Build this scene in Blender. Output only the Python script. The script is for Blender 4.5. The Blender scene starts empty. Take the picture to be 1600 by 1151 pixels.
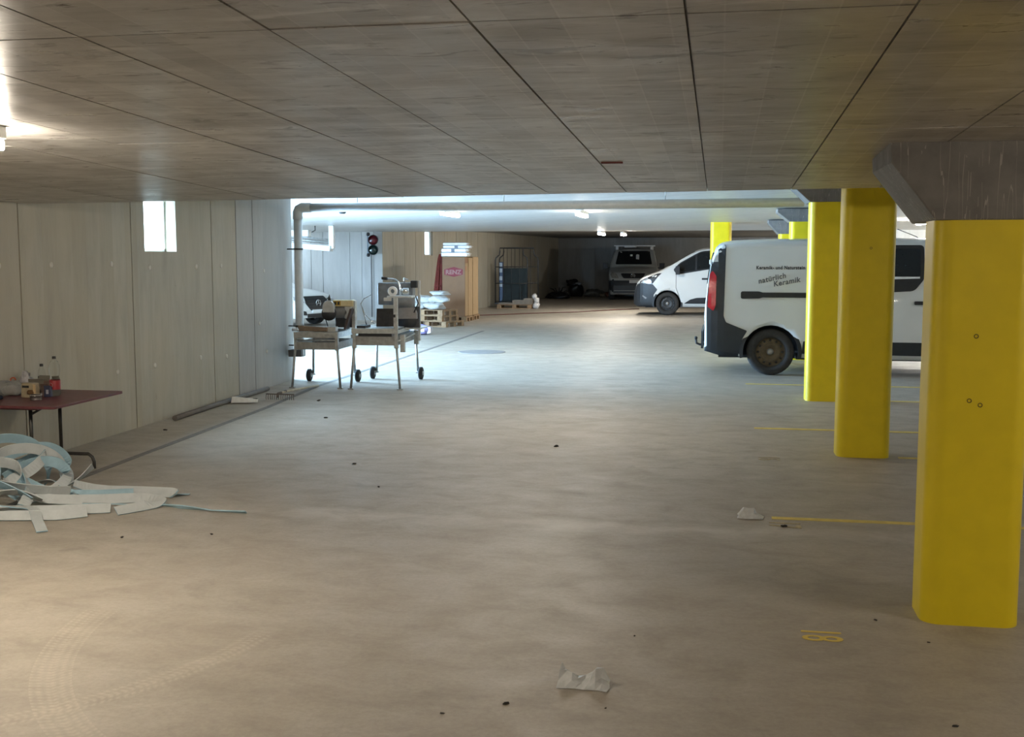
import bpy, bmesh, math, random
from mathutils import Vector, Matrix, Euler
random.seed(7)
SC = bpy.context.scene
COL = SC.collection
PI = math.pi
R = math.radians

# ------------------------------------------------------------------ camera, sky, daylight, exposure
cam_d = bpy.data.cameras.new('camera'); cam = bpy.data.objects.new('camera', cam_d); COL.objects.link(cam)
cam_d.sensor_fit = 'HORIZONTAL'; cam_d.sensor_width = 36.0; cam_d.lens = 39.375
cam_d.clip_start = 0.05; cam_d.clip_end = 300
cam.location = (0, 0, 1.8)
cam.rotation_euler = (R(90 - 5.727), 0, R(10.5))
SC.camera = cam
SC.view_settings.view_transform = 'Standard'
SC.view_settings.look = 'None'
SC.view_settings.gamma = 1.0
SC.view_settings.use_curve_mapping = False
SC.view_settings.exposure = 0.75
SC.cycles.use_denoising = True
SC.cycles.max_bounces = 8
SC.cycles.diffuse_bounces = 5
SC.cycles.sample_clamp_indirect = 8.0

wd = bpy.data.worlds.new('sky'); SC.world = wd; wd.use_nodes = True
bg = wd.node_tree.nodes['Background']
bg.inputs[0].default_value = (0.60, 0.80, 1.0, 1); bg.inputs[1].default_value = 3.4

GATE_W = 2600.0
ld = bpy.data.lights.new('gate_daylight', 'AREA'); ld.shape = 'RECTANGLE'; ld.size = 2.8; ld.size_y = 2.3
ld.energy = GATE_W; ld.color = (0.41, 0.68, 1.0)
lo = bpy.data.objects.new('gate_daylight', ld); COL.objects.link(lo)
lo.location = (-11.3, 17.5, 1.25); lo.rotation_euler = (R(90), 0, R(-90))

l2 = bpy.data.lights.new('shaft_daylight', 'AREA'); l2.shape = 'RECTANGLE'; l2.size = 1.1; l2.size_y = 2.8
l2.energy = 950.0; l2.color = (0.55, 0.78, 1.0)
lo2 = bpy.data.objects.new('shaft_daylight', l2); COL.objects.link(lo2)
lo2.location = (-6.95, 11.4, 3.75); lo2.rotation_euler = (0, R(-25), 0)

LAMP = 120.0      # strip lamp brightness

# ------------------------------------------------------------------ material helpers
def N(nt, typ, ins=None, **props):
    n = nt.nodes.new('ShaderNode' + typ)
    for k, v in props.items(): setattr(n, k, v)
    for k, v in (ins or {}).items():
        s = n.inputs[k]
        if isinstance(v, bpy.types.NodeSocket): nt.links.new(v, s)
        else:
            if isinstance(v, tuple) and len(v) == 3 and s.type == 'RGBA': v = v + (1,)
            s.default_value = v
    return n

def newmat(name):
    m = bpy.data.materials.new(name); m.use_nodes = True
    nt = m.node_tree
    b = nt.nodes['Principled BSDF']
    return m, nt, b

def math_(nt, op, a, b=None, c=None):
    n = nt.nodes.new('ShaderNodeMath'); n.operation = op
    for i, v in enumerate((a, b, c)):
        if v is None: continue
        if isinstance(v, bpy.types.NodeSocket): nt.links.new(v, n.inputs[i])
        else: n.inputs[i].default_value = v
    return n.outputs[0]

def mix(nt, fac, a, b, mode='MIX'):
    n = nt.nodes.new('ShaderNodeMix'); n.data_type = 'RGBA'; n.blend_type = mode
    for s, v in ((n.inputs[0], fac), (n.inputs[6], a), (n.inputs[7], b)):
        if isinstance(v, bpy.types.NodeSocket): nt.links.new(v, s)
        else: s.default_value = (v + (1,)) if isinstance(v, tuple) else v
    return n.outputs[2]

def ramp(nt, fac, stops):
    n = nt.nodes.new('ShaderNodeValToRGB'); nt.links.new(fac, n.inputs[0])
    e = n.color_ramp.elements
    while len(e) < len(stops): e.new(0.5)
    for q, (p, c) in zip(e, stops):
        q.position = p; q.color = c if len(c) == 4 else c + (1,)
    return n.outputs[0]

def noise(nt, vec, scale, detail=4, rough=0.55, dist=0.0):
    n = N(nt, 'TexNoise', {'Scale': scale, 'Detail': detail, 'Roughness': rough, 'Distortion': dist})
    nt.links.new(vec, n.inputs['Vector']); return n.outputs[0]

def mapped(nt, scale, world=True):
    if world: src = N(nt, 'NewGeometry').outputs['Position']
    else: src = N(nt, 'TexCoord').outputs['Object']
    m = N(nt, 'Mapping'); m.inputs['Scale'].default_value = scale
    nt.links.new(src, m.inputs[0]); return m.outputs[0]

_mats = {}
def mat(name, col, rough=0.55, metal=0.0, var=0.12, scale=14.0, bump=0.0, coat=0.0, spec=0.5, trans=0.0, ior=1.45, emit=None, estr=0.0, alpha=1.0):
    if name in _mats: return _mats[name]
    m, nt, b = newmat(name)
    v = mapped(nt, (1, 1, 1), world=False)
    f = noise(nt, v, scale)
    lo_ = tuple(max(0, c * (1 - var)) for c in col); hi = tuple(min(1, c * (1 + var)) for c in col)
    c = ramp(nt, f, [(0.3, lo_), (0.7, hi)])
    nt.links.new(c, b.inputs['Base Color'])
    b.inputs['Roughness'].default_value = rough; b.inputs['Metallic'].default_value = metal
    b.inputs['Coat Weight'].default_value = coat; b.inputs['Coat Roughness'].default_value = 0.05
    b.inputs['Specular IOR Level'].default_value = spec
    b.inputs['Transmission Weight'].default_value = trans; b.inputs['IOR'].default_value = ior
    b.inputs['Alpha'].default_value = alpha
    if emit:
        b.inputs['Emission Color'].default_value = emit + (1,); b.inputs['Emission Strength'].default_value = estr
    if bump:
        f2 = noise(nt, v, scale * 4)
        bn = N(nt, 'Bump', {'Strength': bump, 'Distance': 0.01, 'Height': f2})
        nt.links.new(bn.outputs[0], b.inputs['Normal'])
    _mats[name] = m
    return m

# ------------------------------------------------------------------ mesh builder
class MB:
    def __init__(s): s.v = []; s.f = []; s.mi = []; s.sm = []; s.cur = 0
    def add(s, vs, fs, smooth=False):
        o = len(s.v); s.v += [tuple(v) for v in vs]
        for f in fs:
            s.f.append([i + o for i in f]); s.mi.append(s.cur); s.sm.append(smooth)
        return s
    def box(s, c, d, rot=None, taper=1.0):
        x, y, z = (q / 2 for q in d)
        vs = [Vector((sx * x * (taper if sz > 0 else 1), sy * y * (taper if sz > 0 else 1), sz * z)) for sz in (-1, 1) for sy in (-1, 1) for sx in (-1, 1)]
        if rot is not None:
            M = rot if isinstance(rot, Matrix) else Euler(rot).to_matrix()
            vs = [M @ v for v in vs]
        c = Vector(c)
        return s.add([v + c for v in vs], [(0, 2, 3, 1), (4, 5, 7, 6), (0, 1, 5, 4), (2, 6, 7, 3), (0, 4, 6, 2), (1, 3, 7, 5)])
    def b2(s, x0, x1, y0, y1, z0, z1):
        return s.box(((x0 + x1) / 2, (y0 + y1) / 2, (z0 + z1) / 2), (abs(x1 - x0), abs(y1 - y0), abs(z1 - z0)))
    def tube(s, pts, r, n=8, closed=False, cap=True):
        pts = [Vector(p) for p in pts]
        k = len(pts); rs = r if isinstance(r, (list, tuple)) else [r] * k
        prev = None; rings = []
        for i, p in enumerate(pts):
            if closed: t = pts[(i + 1) % k] - pts[i - 1]
            else: t = pts[min(i + 1, k - 1)] - pts[max(i - 1, 0)]
            t.normalize()
            if prev is None:
                a = t.orthogonal().normalized()
            else:
                a = prev - t * prev.dot(t)
                a = a.normalized() if a.length > 1e-6 else t.orthogonal().normalized()
            prev = a; b = t.cross(a)
            rings.append([p + (a * math.cos(2 * PI * j / n) + b * math.sin(2 * PI * j / n)) * rs[i] for j in range(n)])
        vs = [v for q in rings for v in q]; fs = []
        for i in range(k if closed else k - 1):
            a, b = i * n, ((i + 1) % k) * n
            for j in range(n): fs.append((a + j, a + (j + 1) % n, b + (j + 1) % n, b + j))
        s.add(vs, fs, True)
        if cap and not closed:
            s.add(rings[0], [tuple(range(n))[::-1]]); s.add(rings[-1], [tuple(range(n))])
        return s
    def lathe(s, prof, c=(0, 0, 0), axis='Z', n=24, smooth=True):
        vs = []; fs = []
        for r, h in prof:
            for j in range(n):
                a = 2 * PI * j / n; u, w = r * math.cos(a), r * math.sin(a)
                p = {'Z': (u, w, h), 'Y': (u, h, w), 'X': (h, u, w)}[axis]
                vs.append((p[0] + c[0], p[1] + c[1], p[2] + c[2]))
        for i in range(len(prof) - 1):
            for j in range(n): fs.append((i * n + j, i * n + (j + 1) % n, (i + 1) * n + (j + 1) % n, (i + 1) * n + j))
        s.add(vs, fs, smooth)
        return s
    def prism(s, poly, axis, a, b, c=(0, 0, 0)):
        def P(u, w, h): 
            p = {'X': (h, u, w), 'Y': (u, h, w), 'Z': (u, w, h)}[axis]
            return (p[0] + c[0], p[1] + c[1], p[2] + c[2])
        n = len(poly)
        s.add([P(u, w, a) for u, w in poly] + [P(u, w, b) for u, w in poly],
              [tuple(range(n))[::-1], tuple(range(n, 2 * n))] + [(i, (i + 1) % n, n + (i + 1) % n, n + i) for i in range(n)])
        return s
    def blob(s, c, d, seed=0, amp=0.12, n=10, m=7, flat=0.0, rot=0.0):
        rnd = random.Random(seed); ph = [rnd.uniform(0, 6.28) for _ in range(8)]
        vs = []; fs = []
        for i in range(m + 1):
            th = PI * i / m
            for j in range(n):
                a = 2 * PI * j / n
                w = 1 + amp * (math.sin(3 * a + ph[0] + 2 * th) + math.sin(5 * a + ph[1] - 3 * th) * 0.6 + math.sin(4 * th + ph[2] + a) * 0.5)
                x, y, z = math.sin(th) * math.cos(a), math.sin(th) * math.sin(a), math.cos(th)
                p = 0.75
                x, y = [math.copysign(abs(q) ** p, q) * w for q in (x, y)]
                z = math.copysign(abs(z) ** p, z) * w
                x *= d[0] / 2; y *= d[1] / 2; z = max(z * d[2] / 2, -d[2] / 2 * (1 - flat))
                cr, sr = math.cos(rot), math.sin(rot)
                vs.append((c[0] + x * cr - y * sr, c[1] + x * sr + y * cr, c[2] + z))
        for i in range(m):
            for j in range(n): fs.append((i * n + j, (i + 1) * n + j, (i + 1) * n + (j + 1) % n, i * n + (j + 1) % n))
        return s.add(vs, fs, True)
    def build(s, name, m, parent=None, loc=(0, 0, 0), rot=(0, 0, 0), bevel=0.0, weld=True, fixn=True):
        me = bpy.data.meshes.new(name)
        me.from_pydata([tuple(v) for v in s.v], [], s.f)
        ms = m if isinstance(m, (list, tuple)) else [m]
        for q in ms: me.materials.append(q)
        for p, i, sm in zip(me.polygons, s.mi, s.sm): p.material_index = i; p.use_smooth = sm
        bm = bmesh.new(); bm.from_mesh(me)
        if weld: bmesh.ops.remove_doubles(bm, verts=bm.verts, dist=1e-5)
        if fixn: bmesh.ops.recalc_face_normals(bm, faces=bm.faces)
        bm.to_mesh(me); bm.free()
        o = bpy.data.objects.new(name, me); COL.objects.link(o)
        o.location = loc; o.rotation_euler = rot
        if parent is not None: o.parent = parent
        if bevel:
            b = o.modifiers.new('edge', 'BEVEL'); b.width = bevel; b.segments = 2; b.limit_method = 'ANGLE'; b.angle_limit = R(40)
        return o

def thing(name, label, cat, loc=(0, 0, 0), rz=0.0, group=None, rot=None):
    o = bpy.data.objects.new(name, None); COL.objects.link(o)
    o.empty_display_size = 0.2
    o.location = loc; o.rotation_euler = rot if rot else (0, 0, rz)
    return tag(o, label, cat, group)
def tag(o, label, cat, group=None, kind='thing'):
    o['label'] = label; o['category'] = cat; o['kind'] = kind
    if group: o['group'] = group
    return o
def struct(o): o['kind'] = 'structure'; return o
def lab(o, t): o['label'] = t; return o
def copy_tree(o, parent=None):
    c = o.copy(); COL.objects.link(c)
    if parent is not None: c.parent = parent
    for ch in list(o.children): copy_tree(ch, c)
    return c
def text_mesh(name, body, size, m, parent, loc, M, depth=0.001, shear=0.0, bold=0.0, align='LEFT', spacing=1.0, xs=1.0):
    cu = bpy.data.curves.new(name, 'FONT'); cu.body = body; cu.size = size; cu.extrude = depth; cu.shear = shear; cu.offset = bold
    cu.align_x = align; cu.space_character = spacing; cu.resolution_u = 3
    t = bpy.data.objects.new('t', cu); COL.objects.link(t)
    dg = bpy.context.evaluated_depsgraph_get()
    me = bpy.data.meshes.new_from_object(t.evaluated_get(dg))
    bpy.data.objects.remove(t)
    me.transform(Matrix.Diagonal((xs, 1, 1, 1)))
    me.transform(M)
    me.name = name; me.materials.clear(); me.materials.append(m)
    o = bpy.data.objects.new(name, me); COL.objects.link(o); o.location = loc
    if parent is not None: o.parent = parent
    return o
M_XZ = Matrix(((1, 0, 0, 0), (0, 0, -1, 0), (0, 1, 0, 0), (0, 0, 0, 1)))     # text facing -Y
def rpoly(pts, r, n=4):
    out = []; k = len(pts)
    rr = r if isinstance(r, (list, tuple)) else [r] * k
    for i in range(k):
        p = Vector(pts[i]); a = Vector(pts[i - 1]) - p; b = Vector(pts[(i + 1) % k]) - p
        d = min(rr[i], a.length * .45, b.length * .45)
        if d < 1e-5: out.append((p.x, p.y)); continue
        A = p + a.normalized() * d; B = p + b.normalized() * d
        for j in range(n + 1):
            t = j / n; q = A * (1 - t) ** 2 + p * 2 * t * (1 - t) + B * t * t
            out.append((q.x, q.y))
    return out

# ------------------------------------------------------------------ materials of the setting
def floor_mat():
    m, nt, b = newmat('dusty_concrete_floor')
    p = mapped(nt, (1, 1, 1))
    big = noise(nt, p, 0.55, 6, 0.6, 0.6)
    st = noise(nt, mapped(nt, (0.9, 1.3, 1)), 2.6, 10, 0.72, 0.35)
    fine = noise(nt, p, 38, 6, 0.75)
    c = ramp(nt, st, [(0.25, (0.27, 0.238, 0.196)), (0.5, (0.385, 0.345, 0.285)), (0.75, (0.46, 0.42, 0.355))])
    c = mix(nt, ramp(nt, big, [(0.35, (0, 0, 0)), (0.7, (0.55,) * 3)]), c, (0.335, 0.285, 0.225))
    c = mix(nt, ramp(nt, fine, [(0.4, (0, 0, 0)), (0.72, (0.4,) * 3)]), c, (0.22, 0.19, 0.158))
    # dark spots
    sp = noise(nt, p, 3.2, 3, 0.5)
    c = mix(nt, ramp(nt, sp, [(0.70, (0, 0, 0)), (0.78, (0.5,) * 3)]), c, (0.2, 0.175, 0.15))
    xyz = N(nt, 'SeparateXYZ', {0: N(nt, 'NewGeometry').outputs['Position']})
    X, Y = xyz.outputs[0], xyz.outputs[1]
    # pale band along a casting joint
    wob = math_(nt, 'MULTIPLY', math_(nt, 'SUBTRACT', noise(nt, p, 2.5, 4), 0.5), 0.5)
    d = math_(nt, 'ABSOLUTE', math_(nt, 'SUBTRACT', math_(nt, 'ADD', Y, wob), 7.36))
    band = math_(nt, 'MULTIPLY', math_(nt, 'SUBTRACT', 1.0, math_(nt, 'MINIMUM', math_(nt, 'MULTIPLY', d, 5.0), 1.0)), math_(nt, 'MULTIPLY', st, 0.6))
    c = mix(nt, band, c, (0.62, 0.59, 0.53))
    # tyre tracks: arcs with tread
    def arc(cx, cy, r0, w, cut, xcut=-1.3):
        dx = math_(nt, 'SUBTRACT', X, cx); dy = math_(nt, 'SUBTRACT', Y, cy)
        rr = math_(nt, 'SQRT', math_(nt, 'ADD', math_(nt, 'MULTIPLY', dx, dx), math_(nt, 'MULTIPLY', dy, dy)))
        e = math_(nt, 'ABSOLUTE', math_(nt, 'SUBTRACT', rr, r0))
        inb = math_(nt, 'LESS_THAN', e, w)
        ang = math_(nt, 'ARCTAN2', dy, dx)
        tread = math_(nt, 'ADD', 0.55, math_(nt, 'MULTIPLY', 0.45, math_(nt, 'SINE', math_(nt, 'ADD', math_(nt, 'MULTIPLY', ang, r0 * 190.0), math_(nt, 'MULTIPLY', e, 90.0)))))
        rib = math_(nt, 'ADD', 0.6, math_(nt, 'MULTIPLY', 0.4, math_(nt, 'SINE', math_(nt, 'MULTIPLY', e, 170.0))))
        lim = math_(nt, 'MULTIPLY', math_(nt, 'LESS_THAN', Y, cut), math_(nt, 'LESS_THAN', X, xcut))
        return math_(nt, 'MULTIPLY', math_(nt, 'MULTIPLY', inb, lim), math_(nt, 'MULTIPLY', math_(nt, 'MULTIPLY', tread, rib), 0.30))
    for a in ((-1.05, 5.25, 2.03, 0.085, 5.1), (-3.9, 5.1, 1.78, 0.07, 4.9)):
        c = mix(nt, arc(*a), c, (0.60, 0.535, 0.43))
    c = mix(nt, math_(nt, 'MULTIPLY', arc(-1.4, 12.6, 2.0, 0.06, 13.0), 0.6), c, (0.25, 0.21, 0.17))
    nt.links.new(c, b.inputs['Base Color'])
    nt.links.new(ramp(nt, st, [(0.3, (0.62,) * 3), (0.7, (0.42,) * 3)]), b.inputs['Roughness'])
    bp = N(nt, 'Bump', {'Strength': 0.2, 'Distance': 0.006, 'Height': math_(nt, 'ADD', fine, math_(nt, 'MULTIPLY', st, 0.6))})
    nt.links.new(bp.outputs[0], b.inputs['Normal'])
    return m

def ceiling_mat():
    m, nt, b = newmat('board_marked_concrete')
    p = mapped(nt, (1, 1, 1))
    s1 = noise(nt, mapped(nt, (0.9, 2.8, 1)), 2.2, 9, 0.7, 0.5)
    s2 = noise(nt, mapped(nt, (2.6, 8.0, 1)), 1.5, 5, 0.64, 1.1)
    s4 = noise(nt, p, 0.7, 4, 0.6)
    bo = N(nt, 'TexBrick', {'Color1': (0, 0, 0), 'Color2': (1, 1, 1), 'Mortar': (0.9, 0.9, 0.9), 'Scale': 1.0, 'Mortar Size': 0.003, 'Brick Width': 1.05, 'Row Height': 0.1425})
    rot = N(nt, 'Mapping'); rot.inputs['Rotation'].default_value = (0, 0, R(90)); rot.inputs['Location'].default_value = (0.02, 0.0, 0)
    nt.links.new(N(nt, 'NewGeometry').outputs['Position'], rot.inputs[0]); nt.links.new(rot.outputs[0], bo.inputs['Vector'])
    rnd = N(nt, 'ObjectInfo').outputs['Random']
    c = ramp(nt, s1, [(0.30, (0.25, 0.236, 0.220)), (0.5, (0.43, 0.413, 0.39)), (0.72, (0.62, 0.60, 0.57))])
    c = mix(nt, 0.36, c, mix(nt, bo.outputs[0], (0.25, 0.232, 0.212), (0.58, 0.56, 0.53)))
    c = mix(nt, math_(nt, 'MULTIPLY', bo.outputs[1], ramp(nt, s4, [(0.40, (0, 0, 0)), (0.6, (0.5,) * 3)])), c, (0.66, 0.64, 0.60))
    pit = noise(nt, p, 22, 5, 0.7)
    c = mix(nt, ramp(nt, pit, [(0.66, (0, 0, 0)), (0.72, (0.5,) * 3)]), c, (0.16, 0.135, 0.115))
    c = mix(nt, ramp(nt, s4, [(0.42, (0, 0, 0)), (0.62, (0.45,) * 3)]), c, (0.29, 0.265, 0.24))
    c = mix(nt, ramp(nt, s2, [(0.585, (0, 0, 0)), (0.65, (0.85,) * 3)]), c, (0.135, 0.11, 0.09))
    c = mix(nt, ramp(nt, noise(nt, mapped(nt, (1.3, 8.0, 1)), 1.3, 5, 0.62, 0.6), [(0.58, (0, 0, 0)), (0.66, (0.6,) * 3)]), c, (0.70, 0.68, 0.64))
    c = mix(nt, math_(nt, 'MULTIPLY', rnd, 0.3), c, (0.27, 0.25, 0.23))
    nt.links.new(c, b.inputs['Base Color'])
    nt.links.new(ramp(nt, s1, [(0.3, (0.46,) * 3), (0.7, (0.24,) * 3)]), b.inputs['Roughness'])
    b.inputs['Specular IOR Level'].default_value = 0.5
    bp = N(nt, 'Bump', {'Strength': 0.32, 'Distance': 0.005, 'Height': math_(nt, 'ADD', s1, math_(nt, 'MULTIPLY', bo.outputs[1], -0.5))})
    nt.links.new(bp.outputs[0], b.inputs['Normal'])
    return m

def wall_mat(name, base, warm, dark, gloss=0.6):
    m, nt, b = newmat(name)
    p = mapped(nt, (1, 1, 1))
    s1 = noise(nt, mapped(nt, (4, 4, 0.7)), 1.8, 8, 0.66, 0.4)
    s2 = noise(nt, p, 0.8, 4, 0.6)
    s3 = noise(nt, mapped(nt, (9, 9, 3.0)), 2.0, 5, 0.6)
    rnd = N(nt, 'ObjectInfo').outputs['Random']
    c = ramp(nt, s1, [(0.28, tuple(q * 0.80 for q in base)), (0.52, base), (0.78, tuple(q * 1.14 for q in base))])
    c = mix(nt, ramp(nt, s2, [(0.4, (0, 0, 0)), (0.65, (0.5,) * 3)]), c, warm)
    c = mix(nt, ramp(nt, s3, [(0.68, (0, 0, 0)), (0.76, (0.6,) * 3)]), c, dark)
    sx = N(nt, 'SeparateXYZ', {0: p})
    pl = math_(nt, 'FLOOR', math_(nt, 'MULTIPLY', math_(nt, 'ADD', sx.outputs[0], sx.outputs[1]), 4.1))
    wn = N(nt, 'TexWhiteNoise', noise_dimensions='1D'); nt.links.new(pl, wn.inputs['W'])
    c = mix(nt, math_(nt, 'MULTIPLY', wn.outputs[0], 0.42), c, tuple(q * 0.74 for q in warm))
    c = mix(nt, math_(nt, 'MULTIPLY', rnd, 0.3), c, tuple(q * 0.8 for q in base))
    nt.links.new(c, b.inputs['Base Color']); b.inputs['Roughness'].default_value = gloss
    bp = N(nt, 'Bump', {'Strength': 0.2, 'Distance': 0.006, 'Height': s1}); nt.links.new(bp.outputs[0], b.inputs['Normal'])
    return m

def capital_mat():
    m, nt, b = newmat('dripped_grey_concrete')
    p = mapped(nt, (1, 1, 1), world=False)
    s1 = noise(nt, p, 6, 6, 0.6)
    c = ramp(nt, s1, [(0.3, (0.125, 0.118, 0.11)), (0.7, (0.20, 0.19, 0.178))])
    st = noise(nt, mapped(nt, (27, 27, 1.5), world=False), 1.0, 2, 0.4, 0.25)
    e = math_(nt, 'ABSOLUTE', math_(nt, 'SUBTRACT', st, 0.53))
    gate = noise(nt, mapped(nt, (3, 3, 2), world=False), 1.4, 3)
    line = math_(nt, 'MULTIPLY', math_(nt, 'LESS_THAN', e, 0.009), math_(nt, 'GREATER_THAN', gate, 0.44))
    c = mix(nt, math_(nt, 'MULTIPLY', line, 0.75), c, (0.36, 0.34, 0.30))
    nt.links.new(c, b.inputs['Base Color']); b.inputs['Roughness'].default_value = 0.6
    bp = N(nt, 'Bump', {'Strength': 0.2, 'Distance': 0.01, 'Height': s1}); nt.links.new(bp.outputs[0], b.inputs['Normal'])
    return m

FLOOR = floor_mat(); CEIL = ceiling_mat(); CAPM = capital_mat()
WALL = wall_mat('greenish_board_concrete', (0.42, 0.40, 0.335), (0.46, 0.395, 0.28), (0.22, 0.185, 0.14))
WALLG = wall_mat('grey_board_concrete', (0.44, 0.435, 0.42), (0.42, 0.405, 0.37), (0.27, 0.26, 0.24))
WALLD = wall_mat('dark_board_concrete', (0.26, 0.255, 0.24), (0.27, 0.26, 0.24), (0.17, 0.16, 0.15))
WALLW = wall_mat('pale_concrete', (0.62, 0.60, 0.55), (0.66, 0.62, 0.54), (0.45, 0.43, 0.40))
DARKGAP = mat('dark_joint', (0.05, 0.045, 0.04), 0.9)
YEL = mat('yellow_paint', (0.72, 0.56, 0.012), 0.42, var=0.05, scale=6, bump=0.05, spec=0.45)
LINE = mat('worn_yellow_line', (0.66, 0.52, 0.12), 0.6, var=0.15, scale=12)
PIPE = mat('grey_pipe_plastic', (0.62, 0.63, 0.62), 0.35, var=0.05)
STEEL = mat('galvanised_steel', (0.42, 0.42, 0.40), 0.42, metal=0.75, var=0.2, scale=20)
DSTEEL = mat('dark_tube_steel', (0.06, 0.058, 0.052), 0.4, metal=0.5, var=0.2)
CHROME = mat('chrome', (0.8, 0.8, 0.8), 0.12, metal=1.0, var=0.03)
BLACK = mat('black_plastic', (0.018, 0.018, 0.019), 0.5, var=0.2)
RUBBER = mat('black_rubber', (0.022, 0.021, 0.02), 0.75, var=0.25, scale=30)
WHITEP = mat('white_van_paint', (0.66, 0.66, 0.63), 0.28, var=0.02, scale=3, coat=0.6)
SILVERP = mat('grey_van_paint', (0.40, 0.40, 0.37), 0.3, var=0.03, scale=3, coat=0.5)
DARKTRIM = mat('dark_bumper_plastic', (0.022, 0.026, 0.030), 0.45, var=0.1)
GLASSD = mat('tinted_window_glass', (0.012, 0.014, 0.015), 0.06, var=0.05, spec=0.6)
WHITE = mat('white_plastic', (0.75, 0.75, 0.73), 0.4, var=0.04)
REDL = mat('red_lamp_glass', (0.42, 0.012, 0.02), 0.15, var=0.15, coat=0.7)
WOOD = mat('raw_pallet_wood', (0.29, 0.185, 0.10), 0.75, var=0.25, scale=9, bump=0.2)
CARD = mat('shaded_brown_cardboard', (0.24, 0.132, 0.07), 0.8, var=0.06, scale=5)  # emblem carton front, its shade put into the colour
CARD_LIT = mat('lit_cardboard', (0.36, 0.245, 0.13), 0.8, var=0.06, scale=5)  # same cardboard for sides and tops, lamplight put into the colour

def emis(name, col, s):
    m, nt, b = newmat(name)
    b.inputs['Base Color'].default_value = (0.8, 0.8, 0.8, 1)
    n = noise(nt, mapped(nt, (1, 1, 1), world=False), 3)
    nt.links.new(ramp(nt, n, [(0.3, tuple(q * .96 for q in col)), (0.7, col)]), b.inputs['Emission Color'])
    b.inputs['Emission Strength'].default_value = s
    return m

def pane_mat():
    m, nt, b = newmat('clear_window_glass')
    n = noise(nt, mapped(nt, (1, 1, 1)), 2.0)
    tr = N(nt, 'BsdfTransparent'); nt.links.new(ramp(nt, n, [(0.3, (0.86, 0.88, 0.88)), (0.7, (0.93, 0.95, 0.95))]), tr.inputs[0])
    gl = N(nt, 'BsdfGlossy', {'Roughness': 0.05})
    mx = N(nt, 'MixShader'); mx.inputs[0].default_value = 0.06; nt.links.new(tr.outputs[0], mx.inputs[1]); nt.links.new(gl.outputs[0], mx.inputs[2])
    nt.links.new(mx.outputs[0], nt.nodes['Material Output'].inputs[0])
    return m
PANE = pane_mat()

# ------------------------------------------------------------------ the setting: floor
b = MB(); b.b2(-18, 10, -8, 53, -0.3, 0); FL = struct(b.build('floor', FLOOR))
# steel channel let into the floor along the left wall
b = MB()
P = [(-5.02, 6.9), (-5.12, 8.53), (-5.30, 12.55), (-5.48, 14.66), (-5.55, 21.57), (-5.61, 26.43)]
for (x0, y0), (x1, y1) in zip(P, P[1:]):
    w = 0.035
    b.add([(x0 - w, y0, 0.003), (x0 + w, y0, 0.003), (x1 + w, y1, 0.003), (x1 - w, y1, 0.003), (x0 - w, y0, -.01), (x0 + w, y0, -.01), (x1 + w, y1, -.01), (x1 - w, y1, -.01)],
          [(0, 1, 2, 3), (0, 4, 5, 1), (2, 6, 7, 3), (0, 3, 7, 4), (1, 5, 6, 2)])
struct(b.build('trim_1', mat('dark_floor_channel', (0.16, 0.15, 0.14), 0.6, var=0.3, scale=20)))
b = MB(); b.tube([(-5.86, 11.3, 0.03), (-5.91, 12.4, 0.03), (-5.95, 14.1, 0.03)], 0.03, 8); struct(b.build('trim_2', mat('grey_rubber_strip', (0.15, 0.14, 0.13), 0.6)))
# painted bay lines
def line(x0, x1, y, w=0.05):
    b = MB(); b.b2(x0, x1, y - w, y + w, -0.01, 0.003)
    return b.build('bay_line', LINE, FL)
line(0.38, 5.2, 7.80, 0.035); line(1.6, 5.2, 10.38, 0.03); line(0.38, 5.2, 11.93, 0.045); line(1.6, 5.2, 14.47, 0.04)
line(1.6, 5.2, 5.68, 0.03); line(0.38, 5.2, 16.1, 0.045)
LINE2 = mat('yellow_stencil_paint', (0.66, 0.50, 0.10), 0.6, var=0.06, scale=8)
LINE3 = mat('faded_stencil_paint', (0.42, 0.35, 0.20), 0.6, var=0.3, scale=30)
MT = Matrix.Rotation(R(-90), 4, 'Z')
text_mesh('bay_number', '18', 0.27, LINE2, FL, (0.415, 5.46, 0.002), MT, 0.001, bold=0.001, xs=0.66)
text_mesh('bay_number', '17', 0.29, LINE3, FL, (0.36, 7.70, 0.002), MT, 0.001, bold=0.004, xs=0.62)
text_mesh('bay_number', '16', 0.29, LINE3, FL, (0.36, 10.22, 0.002), MT, 0.001, bold=-0.003, xs=0.62)
for i, (x, y, r, z) in enumerate([(-4.4, 20.6, .42, 0.004)]):
    b = MB(); b.lathe([(0, z), (r, z), (r + .03, z), (r + .03, -.01)], (x, y, 0), n=28); b.build('manhole_cover', mat('floor_cover_plate', (0.20, 0.20, 0.20), 0.5), FL)

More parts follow.
